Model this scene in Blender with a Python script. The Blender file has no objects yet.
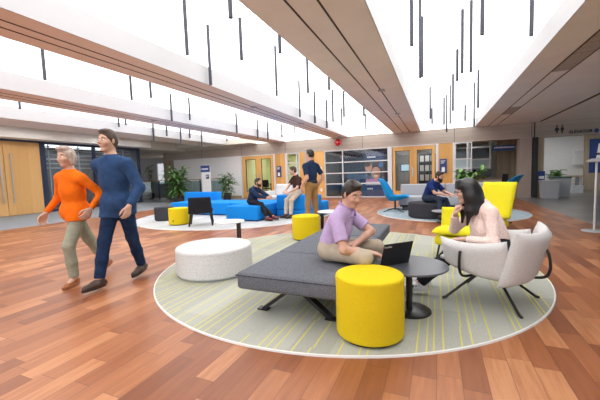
import bpy, bmesh, math, random
import numpy as np
from mathutils import Vector, Matrix
random.seed(7)
PI = math.pi
SC = bpy.context.scene
COL = SC.collection

# ------------------------------------------------------------------ materials
def new_mat(name):
    m = bpy.data.materials.new(name); m.use_nodes = True
    nt = m.node_tree
    return m, nt, nt.nodes['Principled BSDF']

def mat(name, col, rough=.6, metal=0, var=0, vscale=8, bump=0, bscale=200, spec=.5, sheen=0, coat=0):
    m, nt, b = new_mat(name)
    b.inputs['Base Color'].default_value = (*col, 1)
    b.inputs['Roughness'].default_value = rough
    b.inputs['Metallic'].default_value = metal
    b.inputs['Specular IOR Level'].default_value = spec
    if sheen: b.inputs['Sheen Weight'].default_value = sheen
    if coat: b.inputs['Coat Weight'].default_value = coat
    if var or bump:
        tc = nt.nodes.new('ShaderNodeTexCoord')
    if var:
        n = nt.nodes.new('ShaderNodeTexNoise'); n.inputs['Scale'].default_value = vscale; n.inputs['Detail'].default_value = 5
        nt.links.new(tc.outputs['Object'], n.inputs['Vector'])
        mr = nt.nodes.new('ShaderNodeMapRange'); mr.inputs['From Min'].default_value = .3; mr.inputs['From Max'].default_value = .7
        mr.inputs['To Min'].default_value = 1-var; mr.inputs['To Max'].default_value = 1+var
        nt.links.new(n.outputs['Fac'], mr.inputs['Value'])
        mx = nt.nodes.new('ShaderNodeVectorMath'); mx.operation = 'SCALE'
        mx.inputs[0].default_value = col
        nt.links.new(mr.outputs['Result'], mx.inputs['Scale'])
        nt.links.new(mx.outputs['Vector'], b.inputs['Base Color'])
    if bump:
        n2 = nt.nodes.new('ShaderNodeTexNoise'); n2.inputs['Scale'].default_value = bscale; n2.inputs['Detail'].default_value = 3
        nt.links.new(tc.outputs['Object'], n2.inputs['Vector'])
        bp = nt.nodes.new('ShaderNodeBump'); bp.inputs['Strength'].default_value = bump; bp.inputs['Distance'].default_value = .01
        nt.links.new(n2.outputs['Fac'], bp.inputs['Height']); nt.links.new(bp.outputs['Normal'], b.inputs['Normal'])
    return m

def emit(name, col, s):
    m, nt, b = new_mat(name)
    b.inputs['Base Color'].default_value = (.8, .8, .8, 1)
    b.inputs['Emission Color'].default_value = (*col, 1)
    b.inputs['Emission Strength'].default_value = s
    return m

def glass(name, tint=(.93, .96, .96), refl=.035):
    m, nt, b = new_mat(name)
    nt.nodes.remove(b)
    out = nt.nodes['Material Output']
    t = nt.nodes.new('ShaderNodeBsdfTransparent'); t.inputs['Color'].default_value = (*tint, 1)
    g = nt.nodes.new('ShaderNodeBsdfGlossy'); g.inputs['Roughness'].default_value = .02
    mx = nt.nodes.new('ShaderNodeMixShader'); mx.inputs[0].default_value = refl
    nt.links.new(t.outputs[0], mx.inputs[1]); nt.links.new(g.outputs[0], mx.inputs[2]); nt.links.new(mx.outputs[0], out.inputs[0])
    return m

def nd(nt, op, a, b=None, c=None):
    n = nt.nodes.new('ShaderNodeMath'); n.operation = op
    for i, v in enumerate((a, b, c)):
        if v is None: continue
        if isinstance(v, (int, float)): n.inputs[i].default_value = v
        else: nt.links.new(v, n.inputs[i])
    return n.outputs[0]

def ramp(nt, fac, stops):
    r = nt.nodes.new('ShaderNodeValToRGB'); e = r.color_ramp.elements
    while len(e) < len(stops): e.new(.5)
    for i, (p, c) in enumerate(stops):
        e[i].position = p; e[i].color = (*c, 1)
    nt.links.new(fac, r.inputs[0])
    return r.outputs[0]

def noise(nt, vec, scale, detail=4):
    n = nt.nodes.new('ShaderNodeTexNoise'); n.inputs['Scale'].default_value = scale; n.inputs['Detail'].default_value = detail
    nt.links.new(vec, n.inputs['Vector']); return n.outputs['Fac']

def combine(nt, x, y, z=0.0):
    c = nt.nodes.new('ShaderNodeCombineXYZ')
    for i, v in enumerate((x, y, z)):
        if isinstance(v, (int, float)): c.inputs[i].default_value = v
        else: nt.links.new(v, c.inputs[i])
    return c.outputs[0]

def wnoise(nt, vec):
    w = nt.nodes.new('ShaderNodeTexWhiteNoise'); w.noise_dimensions = '3D'
    nt.links.new(vec, w.inputs['Vector']); return w.outputs['Value']

def floor_wood():
    m, nt, b = new_mat('parquet')
    tc = nt.nodes.new('ShaderNodeTexCoord'); sx = nt.nodes.new('ShaderNodeSeparateXYZ'); nt.links.new(tc.outputs['Object'], sx.inputs[0])
    x, y = sx.outputs[0], sx.outputs[1]
    W, L = .14, .62
    rx = nd(nt, 'DIVIDE', x, W); row = nd(nt, 'FLOOR', rx)
    ro = wnoise(nt, combine(nt, row, 3.3))
    ry = nd(nt, 'ADD', nd(nt, 'DIVIDE', y, L), nd(nt, 'MULTIPLY', ro, 7.0)); colm = nd(nt, 'FLOOR', ry)
    h = wnoise(nt, combine(nt, row, colm))
    # grain stretched along the plank
    g = noise(nt, combine(nt, nd(nt, 'MULTIPLY', x, 34.0), nd(nt, 'MULTIPLY', y, 3.0), nd(nt, 'MULTIPLY', h, 40.0)), 1.0, 5)
    big = noise(nt, tc.outputs['Object'], .5, 2)
    hv = nd(nt, 'ADD', nd(nt, 'MULTIPLY', h, .66), nd(nt, 'ADD', nd(nt, 'MULTIPLY', g, .50), nd(nt, 'MULTIPLY', big, .12)))
    c = ramp(nt, hv, [(.15, (.155, .047, .019)), (.4, (.235, .076, .029)), (.62, (.30, .105, .040)), (.82, (.37, .142, .057)), (1.0, (.50, .225, .10))])
    fx = nd(nt, 'FRACT', rx); fy = nd(nt, 'FRACT', ry)
    ex = nd(nt, 'MINIMUM', fx, nd(nt, 'SUBTRACT', 1.0, fx)); ey = nd(nt, 'MINIMUM', fy, nd(nt, 'SUBTRACT', 1.0, fy))
    seam = nd(nt, 'MAXIMUM', nd(nt, 'LESS_THAN', ex, .018), nd(nt, 'LESS_THAN', ey, .004))
    mx = nt.nodes.new('ShaderNodeMix'); mx.data_type = 'RGBA'
    nt.links.new(nd(nt, 'MULTIPLY', seam, .45), mx.inputs[0]); nt.links.new(c, mx.inputs[6]); mx.inputs[7].default_value = (.06, .022, .012, 1)
    nt.links.new(mx.outputs[2], b.inputs['Base Color'])
    r = nd(nt, 'ADD', .27, nd(nt, 'MULTIPLY', g, .22)); nt.links.new(r, b.inputs['Roughness'])
    b.inputs['Specular IOR Level'].default_value = .45
    bp = nt.nodes.new('ShaderNodeBump'); bp.inputs['Strength'].default_value = .12; bp.inputs['Distance'].default_value = .004
    nt.links.new(nd(nt, 'SUBTRACT', nd(nt, 'MULTIPLY', g, .3), seam), bp.inputs['Height']); nt.links.new(bp.outputs[0], b.inputs['Normal'])
    return m

def rug_mat(name, base, line, amount=.62, cell=.075):
    m, nt, b = new_mat(name)
    tc = nt.nodes.new('ShaderNodeTexCoord'); sx = nt.nodes.new('ShaderNodeSeparateXYZ'); nt.links.new(tc.outputs['Object'], sx.inputs[0])
    x, y = sx.outputs[0], sx.outputs[1]
    r = nd(nt, 'DIVIDE', x, cell); c = nd(nt, 'FLOOR', r); f = nd(nt, 'FRACT', r)
    off = wnoise(nt, combine(nt, c, 1.7))
    ry = nd(nt, 'ADD', nd(nt, 'DIVIDE', y, 1.5), nd(nt, 'MULTIPLY', off, 9.0))
    seg = wnoise(nt, combine(nt, c, nd(nt, 'FLOOR', ry), 5.0))
    pos = nd(nt, 'ADD', .2, nd(nt, 'MULTIPLY', wnoise(nt, combine(nt, c, nd(nt, 'FLOOR', ry), 9.0)), .6))
    near = nd(nt, 'LESS_THAN', nd(nt, 'ABSOLUTE', nd(nt, 'SUBTRACT', f, pos)), .085)
    on = nd(nt, 'MULTIPLY', near, nd(nt, 'GREATER_THAN', seg, amount))
    # weave bands of slightly different grey
    r2 = nd(nt, 'DIVIDE', x, .3); c2 = nd(nt, 'FLOOR', r2)
    tone = wnoise(nt, combine(nt, c2, nd(nt, 'FLOOR', nd(nt, 'ADD', nd(nt, 'DIVIDE', y, 1.1), nd(nt, 'MULTIPLY', wnoise(nt, combine(nt, c2, 4.0)), 5.0))), 2.0))
    fine = noise(nt, combine(nt, nd(nt, 'MULTIPLY', x, 90.0), nd(nt, 'MULTIPLY', y, 22.0)), 1.0, 3)
    v = nd(nt, 'ADD', nd(nt, 'MULTIPLY', tone, .45), nd(nt, 'MULTIPLY', fine, .55))
    col = ramp(nt, v, [(.2, tuple(k*.86 for k in base)), (.5, base), (.8, tuple(min(1, k*1.12) for k in base))])
    mx = nt.nodes.new('ShaderNodeMix'); mx.data_type = 'RGBA'
    nt.links.new(nd(nt, 'MULTIPLY', on, .85), mx.inputs[0]); nt.links.new(col, mx.inputs[6]); mx.inputs[7].default_value = (*line, 1)
    nt.links.new(mx.outputs[2], b.inputs['Base Color']); b.inputs['Roughness'].default_value = .95
    b.inputs['Specular IOR Level'].default_value = .1
    return m

def stripes_mat(name, c1, c2, axis=0, width=.1, rough=.8):
    """board-formed concrete / veneer: strips of slightly different tone along one axis"""
    m, nt, b = new_mat(name)
    tc = nt.nodes.new('ShaderNodeTexCoord'); sx = nt.nodes.new('ShaderNodeSeparateXYZ'); nt.links.new(tc.outputs['Object'], sx.inputs[0])
    s = nd(nt, 'FLOOR', nd(nt, 'DIVIDE', sx.outputs[axis], width))
    h = wnoise(nt, combine(nt, s, .5))
    mp = nt.nodes.new('ShaderNodeMapping'); mp.inputs['Scale'].default_value = (14, 14, 1.2) if axis != 2 else (1.2, 1.2, 14)
    nt.links.new(tc.outputs['Object'], mp.inputs[0])
    n = noise(nt, mp.outputs[0], 1.5, 5)
    v = nd(nt, 'ADD', nd(nt, 'MULTIPLY', h, .5), nd(nt, 'MULTIPLY', n, .5))
    nt.links.new(ramp(nt, v, [(.25, c1), (.75, c2)]), b.inputs['Base Color']); b.inputs['Roughness'].default_value = rough
    return m

M = {}
M['parquet'] = floor_wood()
M['screed'] = mat('polished_concrete', (.17, .165, .155), .28, var=.35, vscale=1.2)
M['grey_carpet'] = mat('grey_carpet', (.26, .28, .31), .95, var=.15, vscale=60)
M['rug_main'] = rug_mat('rug_grey_yellow', (.40, .415, .37), (.66, .62, .10), .50, .062)
M['rug_light'] = rug_mat('rug_light', (.50, .52, .53), (.70, .71, .70), .8)
M['rug_blue'] = rug_mat('rug_blue', (.33, .40, .45), (.45, .52, .55), .7)
M['rug_edge'] = mat('rug_edge', (.75, .76, .74), .8)
M['soffit'] = mat('soffit', (.88, .85, .82), .75, var=.03, vscale=2)
M['groove'] = mat('groove', (.05, .045, .04), .7)
M['louver'] = stripes_mat('louver', (.38, .33, .29), (.50, .44, .39), 1, .03)
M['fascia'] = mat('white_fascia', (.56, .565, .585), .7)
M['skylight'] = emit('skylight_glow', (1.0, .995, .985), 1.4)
M['concrete'] = stripes_mat('concrete', (.40, .335, .285), (.53, .455, .395), 2, .21)
M['concrete_v'] = stripes_mat('board_concrete', (.36, .285, .20), (.50, .41, .30), 0, .12)
M['column'] = stripes_mat('column_concrete', (.40, .325, .285), (.50, .415, .37), 0, .35)
M['black_paint'] = mat('black_paint', (.018, .018, .02), .5)
M['white_wall'] = mat('white_wall', (.88, .88, .89), .7, var=.02)
M['grey_wall'] = mat('grey_wall', (.42, .42, .42), .8, var=.04)
M['dim_wall'] = mat('dim_wall', (.20, .21, .22), .8, var=.08, vscale=2)
M['green_wall'] = mat('green_wall', (.74, .78, .44), .8)
M['blue_wall'] = mat('blue_wall', (.03, .07, .16), .7)
M['plaster'] = mat('plaster', (.70, .67, .58), .8)
M['maple'] = stripes_mat('maple', (.66, .35, .095), (.80, .45, .14), 0, .5, .45)
M['maple_door'] = stripes_mat('maple_door', (.74, .42, .15), (.84, .52, .22), 1, .6, .45)
M['steel'] = mat('steel', (.55, .56, .58), .3, 1)
M['white_metal'] = mat('white_metal', (.72, .73, .75), .45)
M['navy_metal'] = mat('navy_metal', (.02, .035, .085), .4)
M['black_metal'] = mat('black_metal', (.012, .012, .014), .38)
M['rod'] = mat('rod_anodised', (.035, .04, .06), .5)
M['grey_metal'] = mat('grey_metal', (.42, .43, .45), .45)
M['glass'] = glass('clear_glass')
M['dark_glass'] = glass('tinted_glass', (.80, .86, .90), .05)
M['rail_glass'] = glass('rail_glass', (.72, .82, .82), .15)
M['frosted'] = mat('frosted_panel', (.42, .50, .53), .35)
M['charcoal'] = mat('charcoal_wool', (.14, .15, .175), .95, var=.25, vscale=90, bump=.25, bscale=350, spec=.15)
M['charcoal_pouf'] = mat('charcoal_pouf', (.05, .052, .062), .95, var=.2, vscale=90, spec=.15)
M['yellow'] = mat('yellow_wool', (.72, .54, .014), .9, var=.06, vscale=120, bump=.15, bscale=400, spec=.15)
M['yellow_bright'] = mat('yellow_bright', (.76, .68, .025), .85, var=.05, vscale=100, spec=.15)
M['white_wool'] = mat('white_wool', (.66, .66, .66), .95, var=.12, vscale=60, bump=.2, bscale=300, spec=.1)
M['pale_grey'] = mat('pale_grey_fabric', (.62, .615, .61), .95, var=.10, vscale=120, bump=.15, bscale=400, spec=.1)
M['sofa_grey'] = mat('sofa_grey', (.42, .43, .47), .95, var=.08, vscale=80, spec=.1)
M['piping'] = mat('piping', (.22, .22, .23), .9)
M['blue'] = mat('blue_fabric', (.010, .24, .72), .85, var=.06, vscale=60, spec=.15)
M['blue_shell'] = mat('blue_shell', (.008, .26, .58), .7, var=.05, vscale=40, spec=.2)
M['blue_shell_dark'] = mat('blue_shell_dark', (.008, .15, .33), .7, var=.05, vscale=40, spec=.2)
M['table_top'] = mat('table_top', (.075, .085, .105), .38)
M['table_white'] = mat('table_white', (.78, .79, .80), .4)
M['table_grey'] = mat('table_grey', (.36, .37, .40), .4)
M['black_plastic'] = mat('black_plastic', (.015, .015, .017), .45)
M['laptop_deck'] = mat('laptop_deck', (.16, .16, .17), .5)
M['leaf'] = mat('leaf', (.075, .20, .045), .5, var=.4, vscale=5)
M['leaf_light'] = mat('leaf_light', (.14, .32, .06), .5, var=.35, vscale=6)
M['stem'] = mat('stem', (.16, .11, .05), .8)
M['pot'] = mat('pot', (.02, .02, .024), .5)
M['soil'] = mat('soil', (.05, .035, .025), .95)
M['sign_blue'] = mat('sign_blue', (.018, .055, .22), .5)
M['sign_white'] = mat('sign_white', (.85, .86, .88), .5)
M['red'] = mat('red_enamel', (.62, .012, .014), .35)
M['bin_grey'] = mat('bin_grey', (.42, .43, .46), .55)
M['bin_green'] = mat('bin_green', (.03, .12, .09), .5)
M['screen'] = mat('screen', (.01, .012, .015), .2)
M['screen_on'] = emit('screen_on', (.25, .55, .8), .6)
M['strip_light'] = emit('strip_light', (1, .96, .9), 4.0)
M['room_light'] = emit('room_light', (1, .97, .92), 11.0)
M['desk'] = mat('desk_wood', (.42, .30, .18), .5)
M['paper'] = mat('paper', (.75, .75, .73), .8)
# people
M['skin'] = mat('skin', (.60, .34, .245), .5, var=.05, vscale=12)
M['skin_pale'] = mat('skin_pale', (.64, .40, .31), .5, var=.05, vscale=12)
M['skin_warm'] = mat('skin_warm', (.58, .35, .25), .5, var=.05, vscale=12)
M['hair_dark'] = mat('hair_dark', (.018, .012, .009), .45, var=.3, vscale=40)
M['hair_black'] = mat('hair_black', (.008, .007, .009), .42, var=.3, vscale=30)
M['hair_brown'] = mat('hair_brown', (.06, .035, .02), .5, var=.3, vscale=40)
M['hair_grey'] = mat('hair_grey', (.42, .34, .29), .6, var=.2, vscale=30)
M['lip'] = mat('lip', (.45, .16, .13), .5)
M['eyewhite'] = mat('eye_white', (.75, .73, .70), .3)
M['iris'] = mat('iris', (.03, .018, .012), .25)
def cloth(n, c, var=.1): M[n] = mat(n, c, .9, var=var, vscale=14, bump=.5, bscale=16, spec=.15)
cloth('lilac', (.50, .38, .62)); cloth('lilac_dark', (.40, .29, .52))
cloth('khaki', (.47, .40, .31)); cloth('stone', (.62, .54, .43)); cloth('tan', (.36, .21, .085))
M['pink_knit'] = mat('pink_knit', (.88, .69, .63), .95, var=.10, vscale=60, bump=.9, bscale=70, spec=.1); cloth('black_cloth', (.022, .023, .028)); cloth('orange', (.82, .16, .008))
cloth('sage', (.32, .33, .25)); cloth('navy', (.018, .035, .085)); cloth('navy_jacket', (.026, .062, .15), .2)
cloth('jeans', (.014, .030, .075), .3); cloth('jeans_dark', (.03, .045, .075), .25); cloth('brown_polo', (.055, .028, .024)); cloth('royal', (.015, .035, .15))
M['shoe_brown'] = mat('shoe_brown', (.055, .032, .024), .4); M['shoe_tan'] = mat('shoe_tan', (.35, .13, .05), .5)
M['shoe_white'] = mat('shoe_white', (.75, .75, .76), .6); M['shoe_black'] = mat('shoe_black', (.02, .02, .022), .5); M['shoe_red'] = mat('shoe_red', (.14, .012, .018), .5)
M['sole_white'] = mat('sole_white', (.72, .72, .72), .6); M['sole_black'] = mat('sole_black', (.02, .02, .02), .6)

# ------------------------------------------------------------------ mesh helpers
def link(o): COL.objects.link(o); return o

def obj(name, bm, m, parent=None, loc=None, smooth=None, recalc=True):
    me = bpy.data.meshes.new(name)
    if recalc: bmesh.ops.recalc_face_normals(bm, faces=bm.faces[:])
    bm.to_mesh(me); bm.free()
    ms = m if isinstance(m, (list, tuple)) else [m]
    for k in ms: me.materials.append(M[k] if isinstance(k, str) else k)
    o = link(bpy.data.objects.new(name, me))
    if parent: o.parent = parent
    if loc: o.location = loc
    if smooth is not None:
        me.polygons.foreach_set('use_smooth', [True]*len(me.polygons))
        if smooth < 180:
            me.set_sharp_from_angle(angle=math.radians(smooth))
    return o

def tag(o, label=None, cat=None, group=None, kind=None):
    if label: o['label'] = label
    if cat: o['category'] = cat
    if group: o['group'] = group
    if kind: o['kind'] = kind
    return o

def thing(name, label, cat, loc=(0, 0, 0), rotz=0, group=None):
    o = link(bpy.data.objects.new(name, None)); o.location = loc; o.rotation_euler = (0, 0, rotz); o.empty_display_size = .1
    return tag(o, label, cat, group)

def dup(root, loc, rotz=None, label=None, group=None):
    r = root.copy(); link(r); r.location = loc
    if rotz is not None: r.rotation_euler = (0, 0, rotz)
    if label: r['label'] = label
    if group: r['group'] = group
    for ch in list(root.children):
        c = ch.copy(); link(c); c.parent = r
        for g in ch.children:
            d = g.copy(); link(d); d.parent = c
    return r

def B(): return bmesh.new()

def box(bm, x0, x1, y0, y1, z0, z1, bev=0, seg=2, mi=0):
    r = bmesh.ops.create_cube(bm, size=1)
    vs = r['verts']
    for v in vs:
        v.co = Vector(((x0+x1)/2+v.co.x*(x1-x0), (y0+y1)/2+v.co.y*(y1-y0), (z0+z1)/2+v.co.z*(z1-z0)))
    fs = {f for v in vs for f in v.link_faces}
    for f in fs: f.material_index = mi
    if bev:
        es = list({e for v in vs for e in v.link_edges})
        bmesh.ops.bevel(bm, geom=es, offset=bev, segments=seg, profile=.5, affect='EDGES')
    return bm

def lathe(bm, prof, n=48, c=(0, 0), cap=True):
    rings = []
    for r, z in prof:
        if r < 1e-5:
            rings.append([bm.verts.new((c[0], c[1], z))])
        else:
            rings.append([bm.verts.new((c[0]+r*math.cos(2*PI*i/n), c[1]+r*math.sin(2*PI*i/n), z)) for i in range(n)])
    for a, b in zip(rings, rings[1:]):
        if len(a) == 1 and len(b) == 1: continue
        for i in range(n):
            j = (i+1) % n
            if len(a) == 1: bm.faces.new((a[0], b[i], b[j]))
            elif len(b) == 1: bm.faces.new((a[i], a[j], b[0]))
            else: bm.faces.new((a[i], a[j], b[j], b[i]))
    if cap:
        if len(rings[0]) > 1: bm.faces.new(rings[0][::-1])
        if len(rings[-1]) > 1: bm.faces.new(rings[-1])
    return bm

def drum(r, z0, z1, e=.02, n=56):
    """upholstered drum profile with soft rims"""
    p = [(0, z0), (r-e, z0)]
    for k in range(1, 6):
        a = k/5*PI/2; p.append((r-e+e*math.sin(a), z0+e-e*math.cos(a)))
    for k in range(0, 6):
        a = k/5*PI/2; p.append((r-e+e*math.cos(a), z1-e+e*math.sin(a)))
    p += [(r*.5, z1+.004), (0, z1+.006)]
    return lathe(B(), p, n)

def tube(bm, pts, r, n=10, closed=False):
    pts = [Vector(p) for p in pts]; N = len(pts)
    rs = r if isinstance(r, (list, tuple)) else [r]*N
    rings = []; up = None
    for i, p in enumerate(pts):
        if closed: t = (pts[(i+1) % N]-pts[i-1])
        else: t = (pts[min(i+1, N-1)]-pts[max(i-1, 0)])
        t.normalize()
        if up is None:
            up = Vector((0, 0, 1)) if abs(t.z) < .9 else Vector((1, 0, 0))
        s = t.cross(up).normalized(); u = s.cross(t).normalized(); up = u
        rings.append([bm.verts.new(p+(s*math.cos(2*PI*k/n)+u*math.sin(2*PI*k/n))*rs[i]) for k in range(n)])
    pr = list(zip(rings, rings[1:])) + ([(rings[-1], rings[0])] if closed else [])
    for a, b in pr:
        for k in range(n):
            bm.faces.new((a[k], a[(k+1) % n], b[(k+1) % n], b[k]))
    if not closed:
        bm.faces.new(rings[0][::-1]); bm.faces.new(rings[-1])
    return bm

def bar(bm, a, b, w, h):
    """flat rectangular bar from a to b"""
    a, b = Vector(a), Vector(b); t = (b-a).normalized()
    s = t.cross(Vector((0, 0, 1)));
    if s.length < 1e-4: s = Vector((1, 0, 0))
    s.normalize(); u = s.cross(t)
    q = [[bm.verts.new(p+s*(i*w/2)+u*(j*h/2)) for i, j in ((-1, -1), (1, -1), (1, 1), (-1, 1))] for p in (a, b)]
    bm.faces.new(q[0][::-1]); bm.faces.new(q[1])
    for k in range(4): bm.faces.new((q[0][k], q[0][(k+1) % 4], q[1][(k+1) % 4], q[1][k]))
    return bm

def bez(pts, n=12):
    """Catmull-Rom through points"""
    P = [Vector(p) for p in pts]; P = [P[0]*2-P[1]]+P+[P[-1]*2-P[-2]]
    out = []
    for i in range(1, len(P)-2):
        for k in range(n):
            t = k/n; a, b, c, d = P[i-1], P[i], P[i+1], P[i+2]
            out.append(.5*((2*b)+(c-a)*t+(2*a-5*b+4*c-d)*t*t+(3*b-a-3*c+d)*t**3))
    out.append(P[-2]); return out

def shell(f, nu, nv, thick, pw=4, mn=.15):
    """puffy pad around the surface f(u,v), u,v in 0..1"""
    P = [[Vector(f(i/nu, j/nv)) for j in range(nv+1)] for i in range(nu+1)]
    bm = B(); F = []; K = []
    for i in range(nu+1):
        rf = []; rk = []
        for j in range(nv+1):
            du = P[min(i+1, nu)][j]-P[max(i-1, 0)][j]; dv = P[i][min(j+1, nv)]-P[i][max(j-1, 0)]
            n = du.cross(dv).normalized()
            a = max(0, 1-abs(2*i/nu-1)**pw); b = max(0, 1-abs(2*j/nv-1)**pw)
            t = thick/2*(mn+(1-mn)*(a*b)**.5)
            rf.append(bm.verts.new(P[i][j]+n*t)); rk.append(bm.verts.new(P[i][j]-n*t))
        F.append(rf); K.append(rk)
    for i in range(nu):
        for j in range(nv):
            bm.faces.new((F[i][j], F[i+1][j], F[i+1][j+1], F[i][j+1]))
            bm.faces.new((K[i][j], K[i][j+1], K[i+1][j+1], K[i+1][j]))
    for i in range(nu):
        bm.faces.new((F[i][0], K[i][0], K[i+1][0], F[i+1][0])); bm.faces.new((F[i+1][nv], K[i+1][nv], K[i][nv], F[i][nv]))
    for j in range(nv):
        bm.faces.new((F[0][j+1], K[0][j+1], K[0][j], F[0][j])); bm.faces.new((F[nu][j], K[nu][j], K[nu][j+1], F[nu][j+1]))
    return bm

def interp(pts, t):
    """smooth interpolation through a list of equal-length tuples, t in 0..1"""
    n = len(pts)-1; x = min(max(t, 0), 1)*n; i = min(int(x), n-1); u = x-i
    g = lambda k: pts[min(max(k, 0), n)]
    a, b, c, d = g(i-1), g(i), g(i+1), g(i+2)
    return tuple(.5*((2*b[k])+(c[k]-a[k])*u+(2*a[k]-5*b[k]+4*c[k]-d[k])*u*u+(3*b[k]-a[k]-3*c[k]+d[k])*u**3) for k in range(len(b)))

def text_obj(name, s, size, m, parent=None, loc=(0, 0, 0), rot=(PI/2, 0, 0), ext=.002, bold=0):
    cu = bpy.data.curves.new(name, 'FONT'); cu.body = s; cu.size = size; cu.offset = bold; cu.extrude = ext; cu.align_x = 'CENTER'; cu.align_y = 'CENTER'
    t = bpy.data.objects.new(name, cu); link(t)
    dg = bpy.context.evaluated_depsgraph_get(); me = bpy.data.meshes.new_from_object(t.evaluated_get(dg))
    bpy.data.objects.remove(t); bpy.data.curves.remove(cu)
    me.materials.clear(); me.materials.append(M[m]); me.name = name
    o = link(bpy.data.objects.new(name, me)); o.location = loc; o.rotation_euler = rot
    if parent: o.parent = parent
    return o

def struct(name, bm, m, parent=None, smooth=None):
    o = obj(name, bm, m, parent, smooth=smooth)
    if not parent: o['kind'] = 'structure'
    return o
# ------------------------------------------------------------------ camera
def make_camera():
    f, yaw, pit, roll = 319.72, .40558, .07847, -.03275
    cy, sy, cp, sp = math.cos(yaw), math.sin(yaw), math.cos(pit), math.sin(pit)
    fw = Vector((-sy*cp, cy*cp, -sp)); r = Vector((cy, sy, 0)); u = r.cross(fw)
    cr, sr = math.cos(roll), math.sin(roll)
    r2 = r*cr+u*sr; u2 = u*cr-r*sr
    cam = bpy.data.cameras.new('camera'); o = bpy.data.objects.new('camera', cam); link(o)
    m = Matrix((r2, u2, -fw)).transposed().to_4x4(); m.translation = Vector((0, 0, 1.25)); o.matrix_world = m
    cam.sensor_width = 36; cam.lens = 36*f/600; cam.clip_start = .05; cam.clip_end = 200
    SC.camera = o
make_camera()
SC.view_settings.view_transform = 'Standard'; SC.view_settings.look = 'None'; SC.view_settings.gamma = 1
SC.view_settings.use_curve_mapping = False; SC.view_settings.exposure = 0.12
w = bpy.data.worlds.new('world'); SC.world = w; w.use_nodes = True
w.node_tree.nodes['Background'].inputs[0].default_value = (.86, .92, 1, 1); w.node_tree.nodes['Background'].inputs[1].default_value = 1.1
SC.cycles.max_bounces = 8; SC.cycles.diffuse_bounces = 5; SC.cycles.transparent_max_bounces = 12
SC.cycles.caustics_reflective = False; SC.cycles.caustics_refractive = False; SC.cycles.sample_clamp_indirect = 6
SC.cycles.use_denoising = True

# ------------------------------------------------------------------ room shell
ZS, YB, Y0 = 3.08, 16.0, -6.0
bm = B(); box(bm, -28, 3.04, Y0, 26, -.2, 0); struct('floor', bm, 'parquet')
bm = B(); box(bm, 3.04, 12, Y0, 26, -.2, 0); struct('floor', bm, 'screed')
bm = B(); box(bm, -15.4, -10.95, -6, 12.6, -.01, .004); struct('floor', bm, 'grey_carpet')
bm = B(); box(bm, -27.9, -9.4, 12.6, 15.95, -.01, .004); struct('floor', bm, 'screed')

BEAMS = [(-1.9, -.70), (-4.97, -4.15), (-8.6, -7.65)]
def grooves(a, b, big):
    n = B()
    w = b-a
    for k in ((.36, .62) if big else (.42, .66)):
        box(n, a+w*k-.012, a+w*k+.012, Y0+.05, YB-.05, ZS-.004, ZS+.02)
    return n
for i, (a, b) in enumerate(BEAMS):
    bm = B(); box(bm, a+.01, b-.01, Y0, YB, ZS, ZS+.34)
    o = struct('ceiling_beam', bm, 'soffit')
    struct('trim_groove', grooves(a, b, True), 'groove', o)
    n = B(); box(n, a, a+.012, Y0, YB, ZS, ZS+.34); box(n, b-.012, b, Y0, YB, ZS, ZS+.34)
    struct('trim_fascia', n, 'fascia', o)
    n = B()
    for y in (7.4, 10.6, 15.5): box(n, a+(b-a)*.62-.05, a+(b-a)*.62+.09, y, y+.14, ZS-.02, ZS)
    struct('trim_sensor', n, 'grey_metal', o)
# right-hand flat ceiling with slots, vents and the dark joint
bm = B(); box(bm, 1.53, 3.80, Y0, YB, ZS, ZS+.34); box(bm, 3.94, 12, Y0, YB, ZS, ZS+.34)
ce = struct('ceiling', bm, 'soffit')
n = B(); box(n, 1.52, 1.532, Y0, YB, ZS, ZS+.34); struct('trim_fascia', n, 'fascia', ce)
n = B(); box(n, 2.02, 2.045, Y0, YB-.05, ZS-.004, ZS+.02); box(n, 2.33, 2.355, Y0, YB-.05, ZS-.004, ZS+.02); box(n, 3.80, 3.94, Y0, YB, ZS+.02, ZS+.3)
struct('trim_groove', n, 'groove', ce)
for k, (y0, y1) in enumerate(((5.6, 7.8), (11.6, 13.0))):
    n = B(); box(n, 2.05, 2.325, y0, y1, ZS-.006, ZS+.01); struct('ceiling_louver', n, 'louver', ce)
n = B(); box(n, 4.45, 4.75, 8.6, 9.5, ZS-.006, ZS+.01); struct('ceiling_louver', n, 'groove', ce)
# left-hand ceiling: soffit strip, raised cove, bulkhead over the doors
bm = B(); box(bm, -12.3, -10.96, Y0, 15.2, ZS, ZS+.34); o = struct('ceiling', bm, 'soffit')
n = B(); box(n, -10.962, -10.95, Y0, 15.2, ZS, ZS+.34); struct('trim_fascia', n, 'fascia', o)
bm = B(); box(bm, -14.7, -12.3, Y0, 16, 3.38, 3.5); struct('ceiling', bm, 'plaster')
bm = B(); box(bm, -15.6, -14.7, Y0, 13.4, 3.02, 3.5); struct('ceiling_bulkhead', bm, 'soffit')
bm = B(); box(bm, -28, -14.7, 13.4, 26, 2.95, 3.1); box(bm, -28, -15.6, Y0, 13.4, 3.02, 3.1); struct('ceiling', bm, 'plaster')
bm = B(); box(bm, -14.7, -9.4, 15.2, 16, ZS, 3.38); struct('ceiling', bm, 'plaster')

bm = B(); box(bm, -14.7, -10.96, 15.98, 16.05, 3.0, 3.5); box(bm, -14.72, -14.66, 13.38, 16, 3.0, 3.5); struct('wall_cove', bm, 'plaster')
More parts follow.
